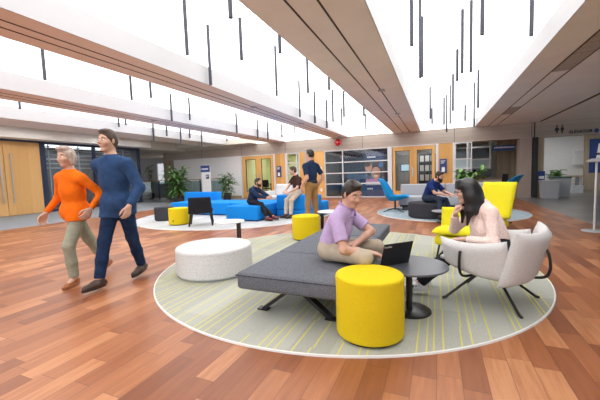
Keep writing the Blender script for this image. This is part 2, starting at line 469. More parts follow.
# skylight wells: luminous side panels and roof glazing between the beams
WELLS = [(-.70, 1.52), (-4.15, -1.9), (-7.65, -4.97), (-10.95, -8.6)]
ZT = 5.0
for a, b in WELLS:
    bm = B()
    box(bm, a-.05, b+.05, Y0, YB, ZT, ZT+.06)
    box(bm, a-.05, a, Y0, YB, ZS+.34, ZT); box(bm, b, b+.05, Y0, YB, ZS+.34, ZT)
    box(bm, a, b, YB-.06, YB, ZS+.02, ZT); box(bm, a, b, Y0, Y0+.06, ZS+.02, ZT)
    struct('window_skylight', bm, 'skylight')

# back wall: concrete band, columns, solid parts
bm = B(); box(bm, -16.6, 12, YB, YB+.5, 2.46, ZS+.02); struct('wall_back', bm, 'concrete')
n = B()
for x in (-13.4, -10.5, -7.65, -3.4, .72, 3.58): box(n, x-.008, x+.008, YB-.003, YB+.01, 2.46, ZS)
struct('trim_joint', n, 'groove')
bm = B(); box(bm, -15.7, -10.52, YB, YB+.3, 0, 2.46); struct('wall_back', bm, 'white_wall')
bm = B(); box(bm, -16.6, -15.7, YB, YB+.3, 0, 2.46); struct('wall_column', bm, 'concrete_v')
bm = B(); box(bm, -15.4, -10.6, YB-.03, YB, .004, .14); struct('baseboard_back', bm, 'desk')
bm = B(); box(bm, 3.16, 3.58, YB-.12, YB+.5, 0, 2.46); struct('wall_column', bm, 'column')
bm = B(); box(bm, 3.60, 3.78, YB-.16, YB+.3, 0, 2.46); box(bm, 3.66, 3.70, YB-.012, YB+.1, 2.46, 3.08); struct('trim_column', bm, 'black_paint')
bm = B(); box(bm, 3.78, 4.02, YB, YB+.5, 0, 2.46); struct('wall_column', bm, 'concrete_v')

def mullions(bm, xs, zs, x0, x1, z0, z1, y, t=.05, d=.09):
    for x in xs: box(bm, x-t/2, x+t/2, y, y+d, z0, z1)
    for z in zs: box(bm, x0, x1, y-.01, y+d-.01, z-t/2, z+t/2)

def wood_door(idx, x0, x1, glass_xs, handles, y=YB):
    """double leaf door of wood with tall glass lights"""
    bm = B(); leaves = []
    mid = (x0+x1)/2
    zc = [0.02, .36, 2.22, 2.42]
    for (a, b), (ga, gb) in zip(((x0+.02, mid-.006), (mid+.006, x1-.02)), glass_xs):
        box(bm, a, ga, y+.02, y+.09, .02, 2.42); box(bm, gb, b, y+.02, y+.09, .02, 2.42)
        box(bm, ga, gb, y+.02, y+.09, .02, .36); box(bm, ga, gb, y+.02, y+.09, 2.22, 2.42)
    o = struct('door_%d' % idx, bm, 'maple')
    for ga, gb in glass_xs:
        n = B(); box(n, ga, gb, y+.05, y+.06, .36, 2.22); struct('glass_pane', n, 'glass', o)
        n = B(); mullions(n, (ga, gb), (.36, 2.22), ga-.02, gb+.02, .34, 2.24, y+.012, .022, .06); struct('glazing_bead', n, 'black_metal', o)
    for hx in handles:
        n = B(); box(n, hx-.03, hx+.03, y-.005, y+.02, 1.0, 1.42)
        tube(n, [(hx, y-.03, 1.08), (hx, y-.03, 1.34)], .012); struct('door_handle', n, 'steel', o)
    n = B(); box(n, x0-.02, x1+.02, y, y+.1, 2.42, 2.46); struct('door_frame', n, 'white_metal', o)
    return o
wood_door(1, -10.5, -8.42, ((-10.24, -9.58), (-9.2, -8.62)), (-9.36,))
wood_door(2, -1.97, -.06, ((-1.82, -1.2), (-.84, -.22)), (-1.04,))
bm = B(); box(bm, -10.56, -10.5, YB-.01, YB+.12, 0, 2.46); box(bm, -8.42, -8.32, YB-.01, YB+.12, 0, 2.46); box(bm, -7.68, -7.6, YB-.01, YB+.12, 0, 2.46)
box(bm, -2.17, -1.99, YB-.01, YB+.12, 0, 2.46); box(bm, -.05, .07, YB-.01, YB+.12, 0, 2.46); box(bm, .66, .74, YB-.01, YB+.12, 0, 2.46)
struct('trim_post', bm, 'white_metal')
bm = B(); box(bm, -8.32, -7.68, YB+.02, YB+.1, 0, 2.46); struct('wall_panel', bm, 'maple')
bm = B(); box(bm, -6.84, -6.45, YB+.02, YB+.1, 0, 2.46); struct('wall_panel', bm, 'maple')
bm = B(); box(bm, -6.02, -5.42, YB+.02, YB+.1, 0, 2.46); struct('wall_panel', bm, 'maple')
bm = B(); box(bm, -6.45, -6.02, YB-.18, YB+.3, 0, 2.46); struct('wall_column', bm, 'column')
bm = B(); box(bm, .07, .66, YB+.02, YB+.1, 0, 2.46); struct('wall_panel', bm, 'maple')

def glazing(idx, x0, x1, xs, zs, gl='glass', z1=2.46, y=YB+.02):
    n = B(); mullions(n, [x0+.02]+list(xs)+[x1-.02], [.04]+list(zs)+[z1-.03], x0, x1, 0, z1, y)
    o = struct('window_%d' % idx, n, 'white_metal')
    p = B(); box(p, x0, x1, y+.04, y+.05, .02, z1); struct('glass_pane', p, gl, o)
    return o
glazing(1, -7.6, -6.84, (-7.0,), (.62, 1.34, 1.92))
w2 = glazing(2, -5.42, -2.15, (-4.44,), (.72, 1.27, 1.82), 'glass')
w3 = glazing(3, .74, 1.42, (1.24,), (1.30, 1.72), 'glass')
n = B(); box(n, .76, 1.4, YB+.06, YB+.075, 1.32, 1.7); box(n, .76, 1.4, YB+.06, YB+.075, .06, 1.28); struct('frosted_pane', n, 'frosted', w3)

# rooms behind the back wall
def room(x0, x1, y1, m, m2, back_z=2.6, name='wall_room'):
    bm = B(); box(bm, x0, x1, y1, y1+.1, 0, back_z); struct(name, bm, m)
    bm = B(); box(bm, x0-.05, x0+.03, YB+.3, y1, 0, back_z); box(bm, x1-.03, x1+.05, YB+.3, y1, 0, back_z); struct(name+'_side', bm, m2)
    bm = B(); box(bm, x0, x1, YB+.3, y1, 2.6, 2.7); struct('ceiling_room', bm, 'white_wall')
room(-10.5, -6.9, 19.6, 'green_wall', 'green_wall')
room(-5.4, -2.2, 18.6, 'blue_wall', 'dim_wall')
room(-2.0, .5, 18.2, 'grey_wall', 'grey_wall')
bm = B(); box(bm, .6, 3.2, 20.5, 20.6, 0, 2.7); struct('wall_office', bm, 'plaster')
bm = B(); box(bm, 2.75, 3.7, 18.6, 18.7, 0, 2.7); struct('wall_office', bm, 'concrete_v')
bm = B(); box(bm, .5, .56, YB+.2, 20.5, 0, 2.7); struct('wall_office_side', bm, 'plaster')
bm = B(); box(bm, .5, 3.7, YB+.3, 20.6, 2.62, 2.72); struct('ceiling_office', bm, 'plaster')
n = B(); mullions(n, (1.45, 2.35), (1.32, 1.72, 2.3), .8, 2.4, 0, 2.6, 17.8, .06); o = struct('window_4', n, 'white_metal')
p = B(); box(p, .82, 2.35, 17.85, 17.86, .9, 1.7); struct('frosted_pane', p, 'frosted', o)
p = B(); box(p, .82, 2.35, 17.85, 17.86, 1.74, 2.28); struct('glass_pane', p, 'screen', o)
# lobby to the right
bm = B(); box(bm, 3.75, 7.2, 20.8, 20.9, 0, 2.9); struct('wall_lobby', bm, 'white_wall')
bm = B(); box(bm, 3.72, 3.80, YB+.5, 20.8, 0, 2.9); struct('wall_lobby_side', bm, 'white_wall')
bm = B(); box(bm, 6.75, 12, 20.2, 20.4, 0, 2.9); struct('wall_lobby', bm, 'concrete_v')
bm = B(); box(bm, 3.7, 12, YB+.5, 21, 2.85, 2.95); struct('ceiling_lobby', bm, 'soffit')
bm = B(); box(bm, 4.2, 4.55, 20.72, 20.8, 0, 2.1); o = struct('door_5', bm, 'maple_door')
n = B(); tube(n, [(4.5, 20.69, .95), (4.5, 20.69, 1.15)], .015); struct('door_handle', n, 'steel', o)
# room side walls and far left
n = B(); mullions(n, [Y0+.05+k*2.2 for k in range(11)], (.05, 1.0, 3.02), Y0, YB, 0, 3.08, 0, .06, .08); bmesh.ops.rotate(n, verts=n.verts, cent=(0, 0, 0), matrix=Matrix.Rotation(PI/2, 3, 'Z')); bmesh.ops.translate(n, verts=n.verts, vec=(11.95, 0, 0)); o = struct('window_7', n, 'white_metal')
p = B(); box(p, 11.9, 11.91, Y0, YB, .05, 3.05); struct('glass_pane', p, 'glass', o)
# left wall: maple doors, dark framed glazing
XL = -15.4
bm = B(); box(bm, XL-.12, XL, Y0, 4.4, 0, 3.02); struct('wall_left', bm, 'grey_wall')
bm = B()
for a, b in ((4.42, 5.68), (5.7, 6.96), (6.98, 8.22)): box(bm, XL-.06, XL-.01, a, b, .02, 2.94)
o = struct('door_3', bm, 'maple_door')
for y in (6.82, 7.16):
    n = B(); tube(n, [(XL+.06, y, .5), (XL+.06, y, 2.45)], .022)
    for z in (.65, 2.3): tube(n, [(XL+.06, y, z), (XL-.01, y, z)], .012)
    struct('door_handle', n, 'steel', o)
n = B(); box(n, XL-.08, XL+.02, 4.35, 8.3, 2.94, 3.02); box(n, XL-.08, XL+.02, 8.22, 8.36, 0, 3.02); struct('door_frame', n, 'navy_metal', o)
n = B()
for y in (8.36, 10.55, 13.1): box(n, XL-.08, XL+.03, y-.06, y+.06, 0, 3.02)
for z in (.05, 2.98): box(n, XL-.07, XL+.02, 8.36, 13.1, z-.05, z+.05)
o = struct('window_5', n, 'navy_metal')
p = B(); box(p, XL-.03, XL-.02, 8.4, 13.1, .1, 2.94); struct('glass_pane', p, 'dark_glass', o)
n = B()
for z in (1.9, 2.1, 2.3, 2.5, 2.7, 2.85): box(n, XL-.5, XL-.47, 8.4, 13.0, z, z+.04)
for y in (8.8, 9.3, 9.7, 10.1, 10.9, 11.4, 11.9, 12.5): box(n, XL-.52, XL-.48, y, y+.05, .1, 2.94)
struct('window_blind', n, 'white_metal', o)
bm = B(); box(bm, -18.6, -18.5, 4, 13.1, 0, 3.02); struct('wall_left_room', bm, 'dim_wall')
bm = B(); box(bm, -18.5, -15.46, 13.1, 13.2, 0, 3.02); struct('wall_left_room', bm, 'dim_wall')
bm = B(); box(bm, -28, -15.7, 19.0, 19.1, 0, 3); struct('wall_far', bm, 'grey_wall')
n = B(); mullions(n, (-20.3, -19.2, -18.1), (.9, 1.6, 2.5), -20.3, -17.8, .9, 2.5, 18.9, .06); o = struct('window_6', n, 'white_metal')
p = B(); box(p, -20.3, -17.8, 18.97, 18.98, .9, 2.5); struct('glass_pane', p, emit('daylit_pane', (.9, .95, 1), .55), o)

# interior room lights
def strip(x0, x1, y0, y1, z, label, m='room_light', grp=None):
    t = thing('ceiling_light', label, 'light', ((x0+x1)/2, (y0+y1)/2, z), 0, grp); dx, dy = (x1-x0)/2, (y1-y0)/2
    n = B(); box(n, -dx, dx, -dy, dy, -.012, 0); obj('diffuser', n, m, t)
    n = B()
    box(n, -dx-.02, dx+.02, -dy-.02, -dy, -.02, 0); box(n, -dx-.02, dx+.02, dy, dy+.02, -.02, 0)
    box(n, -dx-.02, -dx, -dy, dy, -.02, 0); box(n, dx, dx+.02, -dy, dy, -.02, 0); obj('frame', n, 'white_metal', t)
strip(-10.0, -7.4, 17.6, 18.2, 2.6, 'ceiling light inside the green room behind the left wooden doors')
strip(-1.5, 0.0, 17.0, 17.3, 2.6, 'ceiling light inside the room behind the right wooden doors')
strip(1.55, 1.8, 16.9, 17.9, 2.62, 'narrow ceiling strip light over the office counter', 'strip_light')
strip(4.3, 6.3, 18.2, 18.6, 2.85, 'ceiling strip light in the white lobby', 'room_light')
strip(5.0, 5.15, 16.7, 17.6, 2.85, 'slim ceiling strip light just behind the elevator lettering', 'strip_light')
strip(-4.8, -2.9, 17.2, 17.5, 2.6, 'dim ceiling light inside the dark blue room', 'strip_light')
strip(-19.0, -18.2, 18.1, 18.2, 2.95, 'ceiling light in the corridor past the stair railing', 'strip_light')
for y0 in (.5, 3.5, 6.5, 9.5):
    strip(-13.9, -13.3, y0, y0+1.6, 3.38, 'ceiling light panel in the raised strip of ceiling before the maple doors', 'room_light', 'ceiling panels along the left wall')
strip(-14.2, -12.6, 12.2, 12.4, 3.38, 'ceiling light strip near the stair railing beside the white wall', 'room_light')
strip(-17.6, -16.4, 8.8, 12.4, 3.02, 'ceiling light inside the room behind the dark framed glazing', 'strip_light')

# ------------------------------------------------------------------ pendant rods in the skylights
RODS = [(-3.71,4.22,3.24,4.5),(-2.38,3.53,3.24,4.3),(-4.07,5.24,3.06,4.19),(-6.97,3.93,3.24,4.1),(-6.97,5.85,3.24,4.1),(-6.42,5.94,3.24,4.0),(-7.54,7.72,3.04,3.86),(-7.52,8.5,3.18,3.9),(-10.75,12.9,2.84,4.4),(-9.41,12.53,3.24,4.53),(-10.63,14.84,3.24,4.6),(-7.52,11.2,3.04,3.84),(-10.2,5.08,3.24,4.14),(-10.85,8.47,3.24,4.14),(-10.28,8.31,3.24,4.14),(-10.88,10.07,2.86,3.76),(-10.78,10.69,3.12,4.02),(-10.76,11.49,2.88,3.78),(-10.87,12.21,3.18,4.08),(-3.07,4.82,3.24,3.93),(-2.35,4.85,3.24,4.14),(-3.69,7.34,3.24,4.45),(-4.04,9.63,3.1,4.23),(-2.9,7.47,3.24,4.14),(-4.05,11.04,3.1,4.2),(-2.36,7.47,3.24,4.14),(-4.08,12.51,3.1,4.21),(-3.68,12.05,3.24,4.45),(-3.02,11.23,3.24,4.14),(-3.67,13.28,3.24,3.98),(-2.36,11.44,3.24,4.14),(-3.05,15.19,3.24,3.97),(-9.46,15.74,3.12,4.56),(-7.56,12.94,3.0,3.85),(-7.51,13.81,2.98,3.84),(-7.4,15.13,3.24,3.9),(-6.85,15.57,3.24,3.8),(-.37,5.58,3.24,4.3),(-.33,7.53,3.24,4.85),(-.29,7.47,3.24,4.47),(.48,7.6,3.24,4.5),(.64,7.62,3.24,4.65),(.62,5.64,3.24,4.3),(1.32,6.05,3.24,4.3),(.42,8.21,3.24,3.93),(1.24,12.13,3.24,4.45),(1.44,15.48,3.02,4.86),(.5,12.23,3.24,4.46),(.53,15.57,3.24,4.89),(.40,15.73,2.92,4.56),(.27,14.6,3.1,4.2),(-.24,13.58,3.24,4.45),(-.19,15.07,3.24,3.91),(1.07,15.02,3.24,3.89)]
WL = {0: 'thin dark rod pendant hanging in the skylight right of the wide ceiling beam', 1: 'thin dark rod pendant hanging in the skylight left of the wide ceiling beam',
      2: 'thin dark rod pendant hanging in the second skylight from the left', 3: 'thin dark rod pendant hanging in the leftmost skylight above the maple doors'}
GL = {0: 'rod pendants in the right skylight', 1: 'rod pendants in the middle skylight', 2: 'rod pendants in the second skylight', 3: 'rod pendants in the leftmost skylight'}
for x, y, zb, zt in RODS:
    k = next(i for i, (a, b) in enumerate(WELLS) if a-.06 <= x <= b+.06)
    a, b = WELLS[k]; x = min(max(x, a+.07), b-.07); zt = min(zt, 4.93)
    t = thing('rod_pendant', WL[k], 'pendant light', (x, y, zb), 0, GL[k])
    n = B(); tube(n, [(0, 0, 0), (0, 0, zt-zb)], .03 if y < 10 else .038, 10); obj('rod', n, 'rod', t, smooth=40)
    n = B(); tube(n, [(0, 0, zt-zb), (0, 0, ZT-zb)], .0015, 4); obj('suspension_wire', n, 'white_metal', t)
    n = B(); lathe(n, [(.035, ZT-zb-.02), (.035, ZT-zb)], 12); obj('canopy', n, 'white_metal', t)

# ------------------------------------------------------------------ rugs
def rug(name, label, c, r, m, z=.012):
    n = lathe(B(), [(r-.014, 0), (r-.014, z), (0, z)], 128); o = obj(name, n, m, None, (c[0], c[1], 0)); tag(o, label, 'rug')
    n = lathe(B(), [(r-.014, 0), (r-.014, z+.002), (r-.003, z+.001), (r, 0)], 128, cap=False); obj('rug_edge', n, 'rug_edge', o)
rug('round_rug', 'large round grey rug with broken yellow lines under the charcoal bench', (-1.28, 4.33), 2.42, 'rug_main')
rug('round_rug', 'pale grey round rug under the blue modular sofas', (-6.14, 9.0), 3.13, 'rug_light')
rug('round_rug', 'blue grey round rug under the dark pouf and blue swivel chairs', (.3, 10.36), 2.03, 'rug_blue')
# ------------------------------------------------------------------ furniture near
def stool(label, x, y, r, h, m, group=None, name='drum_stool', tab=None):
    t = thing(name, label, 'stool', (x, y, 0), 0, group)
    obj('upholstery', drum(r, .018, h), m, t, smooth=60)
    obj('base', lathe(B(), [(r-.03, 0), (r-.03, .02)], 40), 'black_plastic', t, smooth=40)
    n = B(); tube(n, [((r+.0005)*math.cos(a), (r+.0005)*math.sin(a), h-.028) for a in [2*PI*k/64 for k in range(64)]], .0022, 6, True); obj('seam', n, m, t)
    if tab is not None:
        n = B(); box(n, r-.002, r+.006, -.012, .012, .10, .15); o = obj('label_tab', n, 'black_plastic', t); o.rotation_euler.z = tab
    return t
stool('yellow drum stool in front of the charcoal bench beside the black table', -.475, 2.395, .256, .474, 'yellow', tab=.35)
stool('yellow drum stool behind the charcoal bench, in front of the standing man', -2.33, 5.68, .268, .455, 'yellow')
stool('yellow drum stool on the pale rug, left of the black chair', -6.47, 6.66, .265, .45, 'yellow', tab=-1.4)
stool('dark grey drum stool on the pale rug, partly behind a yellow stool', -7.62, 7.25, .275, .40, 'charcoal_pouf')

# white ottoman
t = thing('ottoman', 'large round white speckled ottoman at the left edge of the yellow lined rug', 'ottoman', (-2.70, 3.37, 0))
obj('upholstery', drum(.485, .02, .36, .03, 72), 'white_wool', t, smooth=60)
obj('base', lathe(B(), [(.45, 0), (.45, .022)], 48), 'grey_metal', t, smooth=40)
n = B(); tube(n, [(.486*math.cos(a), .486*math.sin(a), .325) for a in [2*PI*k/80 for k in range(80)]], .003, 6, True); obj('seam', n, 'white_wool', t)

# charcoal bench
t = thing('bench', 'long charcoal wool bench the man in the lilac shirt sits on', 'bench', (-1.155, 3.76, -.0075))
def soft_box(x0, x1, y0, y1, z0, z1, bev=.035, seg=4, crown=.0):
    n = B(); box(n, x0, x1, y0, y1, z0, z1, bev, seg)
    return n
for y0, y1 in ((-1.47, -.665), (-.66, .40), (.405, 1.47)):
    obj('seat_cushion', soft_box(-.465, .465, y0, y1, .262, .415), 'charcoal', t, smooth=50)
    n = B(); zz = .415-.028
    tube(n, [(-.467, y0, zz), (-.467, y1, zz), (.467, y1, zz), (.467, y0, zz)], .004, 6, True)
    obj('piping', n, 'charcoal_pouf', t)
n = B(); box(n, -.40, .40, -1.38, 1.38, .235, .27); obj('frame', n, 'black_metal', t)
for y in (-1.22, 1.22):
    for s in (-1, 1):
        n = B(); bar(n, (s*.0, y, .262), (s*.33, y-.02, .018), .07, .03); box(n, s*.33-.05, s*.33+.05, y-.055, y+.015, .0075, .022); obj('leg', n, 'black_metal', t)

# black round table
t = thing('side_table', 'round black pedestal table with the open laptop on it', 'table', (-.225, 2.92, 0))
obj('table_top', lathe(B(), [(0, .40), (.312, .40), (.324, .408), (.324, .414), (.320, .42), (0, .42)], 64, cap=False), 'table_top', t, smooth=40)
obj('column', lathe(B(), [(.028, .01), (.028, .40)], 24), 'black_metal', t, smooth=40)
obj('base', lathe(B(), [(.185, 0), (.185, .008), (.175, .014), (0, .016)], 48), 'black_metal', t, smooth=40)

# laptop
ldir = Vector((-.72, .69, 0)).normalized()
t = thing('laptop', 'open black laptop on the round black table', 'laptop', (-.42, 2.94, .421), math.atan2(ldir.y, ldir.x))
# local +x points to the user, hinge at x=-.105
n = B(); box(n, -.11, .11, -.155, .155, 0, .016, .004, 2); o = obj('base', n, 'black_plastic', t)
n = B()
for r in range(5):
    for c in range(12): box(n, -.075+r*.021, -.058+r*.021, -.137+c*.023, -.117+c*.023, .0155, .018)
obj('keyboard', n, 'laptop_deck', o)
n = B(); box(n, .045, .095, -.045, .045, .0155, .017); obj('touchpad', n, 'laptop_deck', o)
n = B(); box(n, -.004, .004, -.155, .155, 0, .215, .003, 2); lid = obj('lid', n, 'black_plastic', t, (-.108, 0, .014)); lid.rotation_euler.y = math.radians(-17)
n = B(); box(n, .0035, .0048, -.143, .143, .02, .205); obj('screen', n, 'screen', lid)
tx = text_obj('lid_lettering', 'ThinkPad', .022, 'sign_white', lid, (-.0048, .115, .187), (PI/2, 0, -PI/2), .0006)

# grey wool armchair on a wire base; local +x is the way it faces
t = thing('armchair', 'pale grey padded armchair on black wire legs holding the woman in pink', 'armchair', (.47, 3.44, 0), math.radians(155.7))
def seat_f(u, v): return (-.26+.60*u, -.31+.62*v, .385+.03*u-.02*math.sin(PI*v)*math.sin(PI*u))
obj('seat', shell(seat_f, 16, 16, .13, 6), 'pale_grey', t, smooth=60)
def back_f(u, v):
    y = -.40+.80*u; bow = 1-(2*u-1)**2
    top = .69+.03*abs(2*u-1)**2
    z = .25+(top-.25)*v
    return (-.22-.07*bow-.12*v+.05*abs(2*u-1)**3, y, z)
obj('backrest', shell(back_f, 22, 14, .11, 6), 'pale_grey', t, smooth=60)
def arm_f(s):
    def f(u, v):
        x = -.25+.54*u; lean = .06*v
        top = .612+.03*(2*u-1)**2-.02*u; bot = .29+.10*u*u
        return (x+.02*v, s*(.325+lean+.05*math.sin(PI*u)-.02*u), bot+(top-bot)*v)
    return f
for s in (-1, 1):
    obj('armrest', shell(arm_f(s), 20, 12, .105, 6), 'pale_grey', t, smooth=60)
    n = B(); tube(n, bez([(.10, s*.455, .53), (.105, s*.465, .50), (.11, s*.45, .36), (.10, s*.36, .285), (.02, s*.12, .275)], 8), .012, 8); obj('support_rod', n, 'black_metal', t, smooth=60)
n = B(); tube(n, bez([(-.40, 0, .56), (-.44, 0, .50), (-.45, 0, .36), (-.38, 0, .285), (-.1, 0, .275)], 8), .012, 8); obj('support_rod', n, 'black_metal', t, smooth=60)
n = B(); box(n, -.12, .12, -.12, .12, .262, .288, .01); obj('hub', n, 'black_metal', t)
for a, b in ((1, 1), (1, -1), (-1, 1), (-1, -1)):
    n = B(); tube(n, [(a*.06, b*.06, .275), (a*.30, b*.28, .02), (a*.325, b*.30, .010)], .0125, 8); obj('leg', n, 'black_metal', t, smooth=60)

# yellow chairs
def lounge(label, loc, rz, m, w, sh, bh, back_lean, grp=None, star=False):
    t = thing('lounge_chair', label, 'chair', loc, rz, grp)
    def sf(u, v): return (-.24+.58*u, -w/2+w*v, sh-.05+.045*u-.03*(u > .85)*(u-.85)*6)
    obj('seat', shell(sf, 16, 12, .10, 6), m, t, smooth=60)
    def bf(u, v): return (-.22-back_lean*v, -w/2+.01+(w-.02)*u, sh-.06+(bh-sh+.06)*v)
    obj('backrest', shell(bf, 14, 14, .085, 8), m, t, smooth=60)
    if star:
        n = B(); lathe(n, [(.03, .03), (.03, sh-.10)], 16); obj('post', n, 'black_metal', t)
        for k in range(4):
            a = PI/4+k*PI/2; n = B(); tube(n, [(.02*math.cos(a), .02*math.sin(a), .07), (.33*math.cos(a), .33*math.sin(a), .014)], [.018, .012], 8); obj('leg', n, 'black_metal', t)
    else:
        n = B(); box(n, -.23, .28, -w/2+.02, w/2-.02, sh-.21, sh-.09, .03, 2); obj('seat_shell', n, m, t, smooth=50)
        for a, b in ((1, 1), (1, -1), (-1, 1), (-1, -1)):
            n = B(); tube(n, [(.02+a*.19, b*(w/2-.08), sh-.19), (.02+a*.26, b*(w/2-.05), .008)], .013, 8); obj('leg', n, 'black_metal', t)
    return t
lounge('high backed bright yellow lounge chair right behind the woman in pink', (.80, 6.42, 0), math.radians(-124), 'yellow_bright', .60, .44, 1.0, .24)
lounge('low bright yellow chair left of the woman in pink, mostly hidden by her', (.25, 4.98, 0), math.radians(258), 'yellow_bright', .50, .42, .68, .06)

# blue swivel shell chairs
def egg(label, loc, rz, m, sc=1.0):
    t = thing('swivel_chair', label, 'chair', loc, rz)
    prof = [(.40, .46, .27), (.28, .425, .31), (.05, .36, .34), (-.14, .35, .35), (-.26, .46, .35), (-.33, .64, .33), (-.40, .84, .29), (-.46, .97, .24), (-.50, 1.03, .19)]
    def f(u, v):
        x, z, w = interp(prof, u); x2, z2, _ = interp(prof, min(u+.02, 1)); x1, z1, _ = interp(prof, max(u-.02, 0))
        tx, tz = x2-x1, z2-z1; L = math.hypot(tx, tz) or 1; nx, nz = tz/L, -tx/L     # inward: up over the seat, forward at the back
        if nz < 0 and u < .3: nx, nz = -nx, -nz
        s = 2*v-1; curl = .17*min(1, math.sin(PI*min(1, u*1.02+.02))+.05)
        return (x*sc+nx*curl*s*s*sc, w*s*sc*(1-.06*s*s), z*sc+nz*curl*s*s*sc)
    obj('seat_shell', shell(f, 34, 16, .045, 10, .4), m, t, smooth=70)
    n = B(); lathe(n, [(.028, .05), (.028, .36*sc)], 16); obj('post', n, 'black_metal', t, smooth=40)
    for k in range(4):
        a = PI/4+k*PI/2; n = B()
        tube(n, [(.02*math.cos(a), .02*math.sin(a), .09), (.2*math.cos(a), .2*math.sin(a), .06), (.42*math.cos(a), .42*math.sin(a), .014)], [.02, .016, .013], 8); obj('leg', n, 'black_metal', t, smooth=60)
    return t
egg('bright blue swivel shell chair in front of the poster window', (-1.20, 10.35, 0), math.radians(-4), 'blue_shell')
egg('blue swivel shell chair partly hidden behind the yellow lounge chair', (1.17, 8.30, 0), math.radians(158), 'blue_shell_dark', 1.06)

# black low chair seen from behind
t = thing('low_chair', 'black low chair seen from behind, facing the blue sofa', 'chair', (-5.72, 6.68, 0), math.radians(126))
def bcb(u, v): return (-.20-.10*v-.04*(1-(2*u-1)**2), (-.30+.60*u)*(1-.10*v), .33+.42*v)
obj('backrest', shell(bcb, 14, 12, .04, 8, .4), 'black_cloth', t, smooth=60)
def bcs(u, v): return (-.22+.50*u, -.30+.60*v, .37+.03*u)
obj('seat', shell(bcs, 10, 10, .06, 8), 'black_cloth', t, smooth=60)
for a, b in ((1, 1), (1, -1), (-1, 1), (-1, -1)):
    n = B(); tube(n, [(a*.19, b*.24, .36), (a*.25, b*.29, .004)], [.028, .02], 10); obj('leg', n, 'black_metal', t, smooth=60)

# blue modular sofas
def sofa_block(n, x0, x1, y0, y1, z0, z1, b=.03): return box(n, x0, x1, y0, y1, z0, z1, b, 3)
t = thing('modular_sofa', 'wide blue modular sofa with a raised back panel behind the black chair', 'sofa', (-6.6, 9.2, 0))
obj('seat', sofa_block(B(), -2.0, .48, -.7, .55, .03, .41), 'blue', t, smooth=50)
obj('seat', sofa_block(B(), .49, 2.05, -.64, .6, .03, .41), 'blue', t, smooth=50)
obj('backrest', sofa_block(B(), -2.55, -.98, .56, .86, .03, .70), 'blue', t, smooth=50)
n = B(); box(n, -1.95, 2.0, -.6, .5, 0, .04); obj('plinth', n, 'black_plastic', t)
t = thing('sofa_seat', 'blue backless sofa block holding the bearded man in the dark sweater', 'sofa', (-5.0, 8.02, 0))
obj('seat', sofa_block(B(), -.54, .50, -.52, .50, .03, .42), 'blue', t, smooth=50)
n = B(); box(n, -.48, .44, -.46, .44, 0, .04); obj('plinth', n, 'black_plastic', t)
t = thing('sofa_seat', 'blue sofa seen from its back, the man in the brown polo perched on it', 'sofa', (-3.72, 8.95, 0))
obj('seat', sofa_block(B(), -.72, .62, -.10, .55, .03, .42), 'blue', t, smooth=50)
obj('backrest', sofa_block(B(), -.72, .62, -.42, -.11, .22, .655), 'blue', t, smooth=50)
obj('lower_back', sofa_block(B(), -.72, .62, -.42, -.11, .03, .215), 'blue', t, smooth=50)
n = B(); box(n, -.66, .56, -.36, .5, 0, .04); obj('plinth', n, 'black_plastic', t)

# pale armchair behind the blue sofas
t = thing('armchair', 'pale grey armchair behind the blue sofas near the left wooden doors', 'armchair', (-5.55, 10.9, 0), math.radians(-100))
obj('seat', shell(lambda u, v: (-.28+.58*u, -.33+.66*v, .40+.03*u), 12, 12, .13, 6), 'pale_grey', t, smooth=60)
obj('backrest', shell(lambda u, v: (-.27-.14*v, -.40+.80*u, .30+.60*v), 14, 12, .11, 6), 'pale_grey', t, smooth=60)
for s in (-1, 1): obj('armrest', shell(lambda u, v, s=s: (-.28+.6*u, s*(.37+.05*v), .30+.36*v), 12, 10, .10, 6), 'pale_grey', t, smooth=60)
for a, b in ((1, 1), (1, -1), (-1, 1), (-1, -1)):
    n = B(); tube(n, [(a*.1, b*.1, .33), (a*.30, b*.30, .008)], .012, 8); obj('leg', n, 'black_metal', t)

# small tables
t = thing('side_table', 'small white round table behind the white ottoman', 'table', (-3.42, 4.72, 0))
obj('table_top', lathe(B(), [(0, .438), (.262, .438), (.27, .446), (.266, .455), (0, .455)], 48, cap=False), 'table_white', t, smooth=40)
n = B(); box(n, .17, .21, -.03, .05, .01, .44); obj('leg', n, 'black_metal', t)
n = B(); box(n, -.16, .22, -.14, .16, 0, .012, .004, 1); obj('base', n, 'black_metal', t)
t = thing('side_table', 'white table with a black leg right of the far yellow drum stool', 'table', (-1.93, 6.0, 0))
obj('table_top', lathe(B(), [(0, .488), (.252, .488), (.26, .496), (.256, .505), (0, .505)], 48, cap=False), 'table_white', t, smooth=40)
n = B(); box(n, -.20, -.15, -.03, .03, .01, .49); obj('leg', n, 'black_metal', t)
n = B(); box(n, -.2, .18, -.15, .15, 0, .012, .004, 1); obj('base', n, 'black_metal', t)
t = thing('side_table', 'small grey round table right of the dark pouf', 'table', (.16, 8.30, 0))
obj('table_top', lathe(B(), [(0, .27), (.27, .27), (.28, .278), (.276, .288), (0, .288)], 48, cap=False), 'table_grey', t, smooth=40)
obj('column', lathe(B(), [(.025, .01), (.025, .27)], 20), 'black_metal', t); obj('base', lathe(B(), [(.17, 0), (.17, .012)], 36), 'black_metal', t)

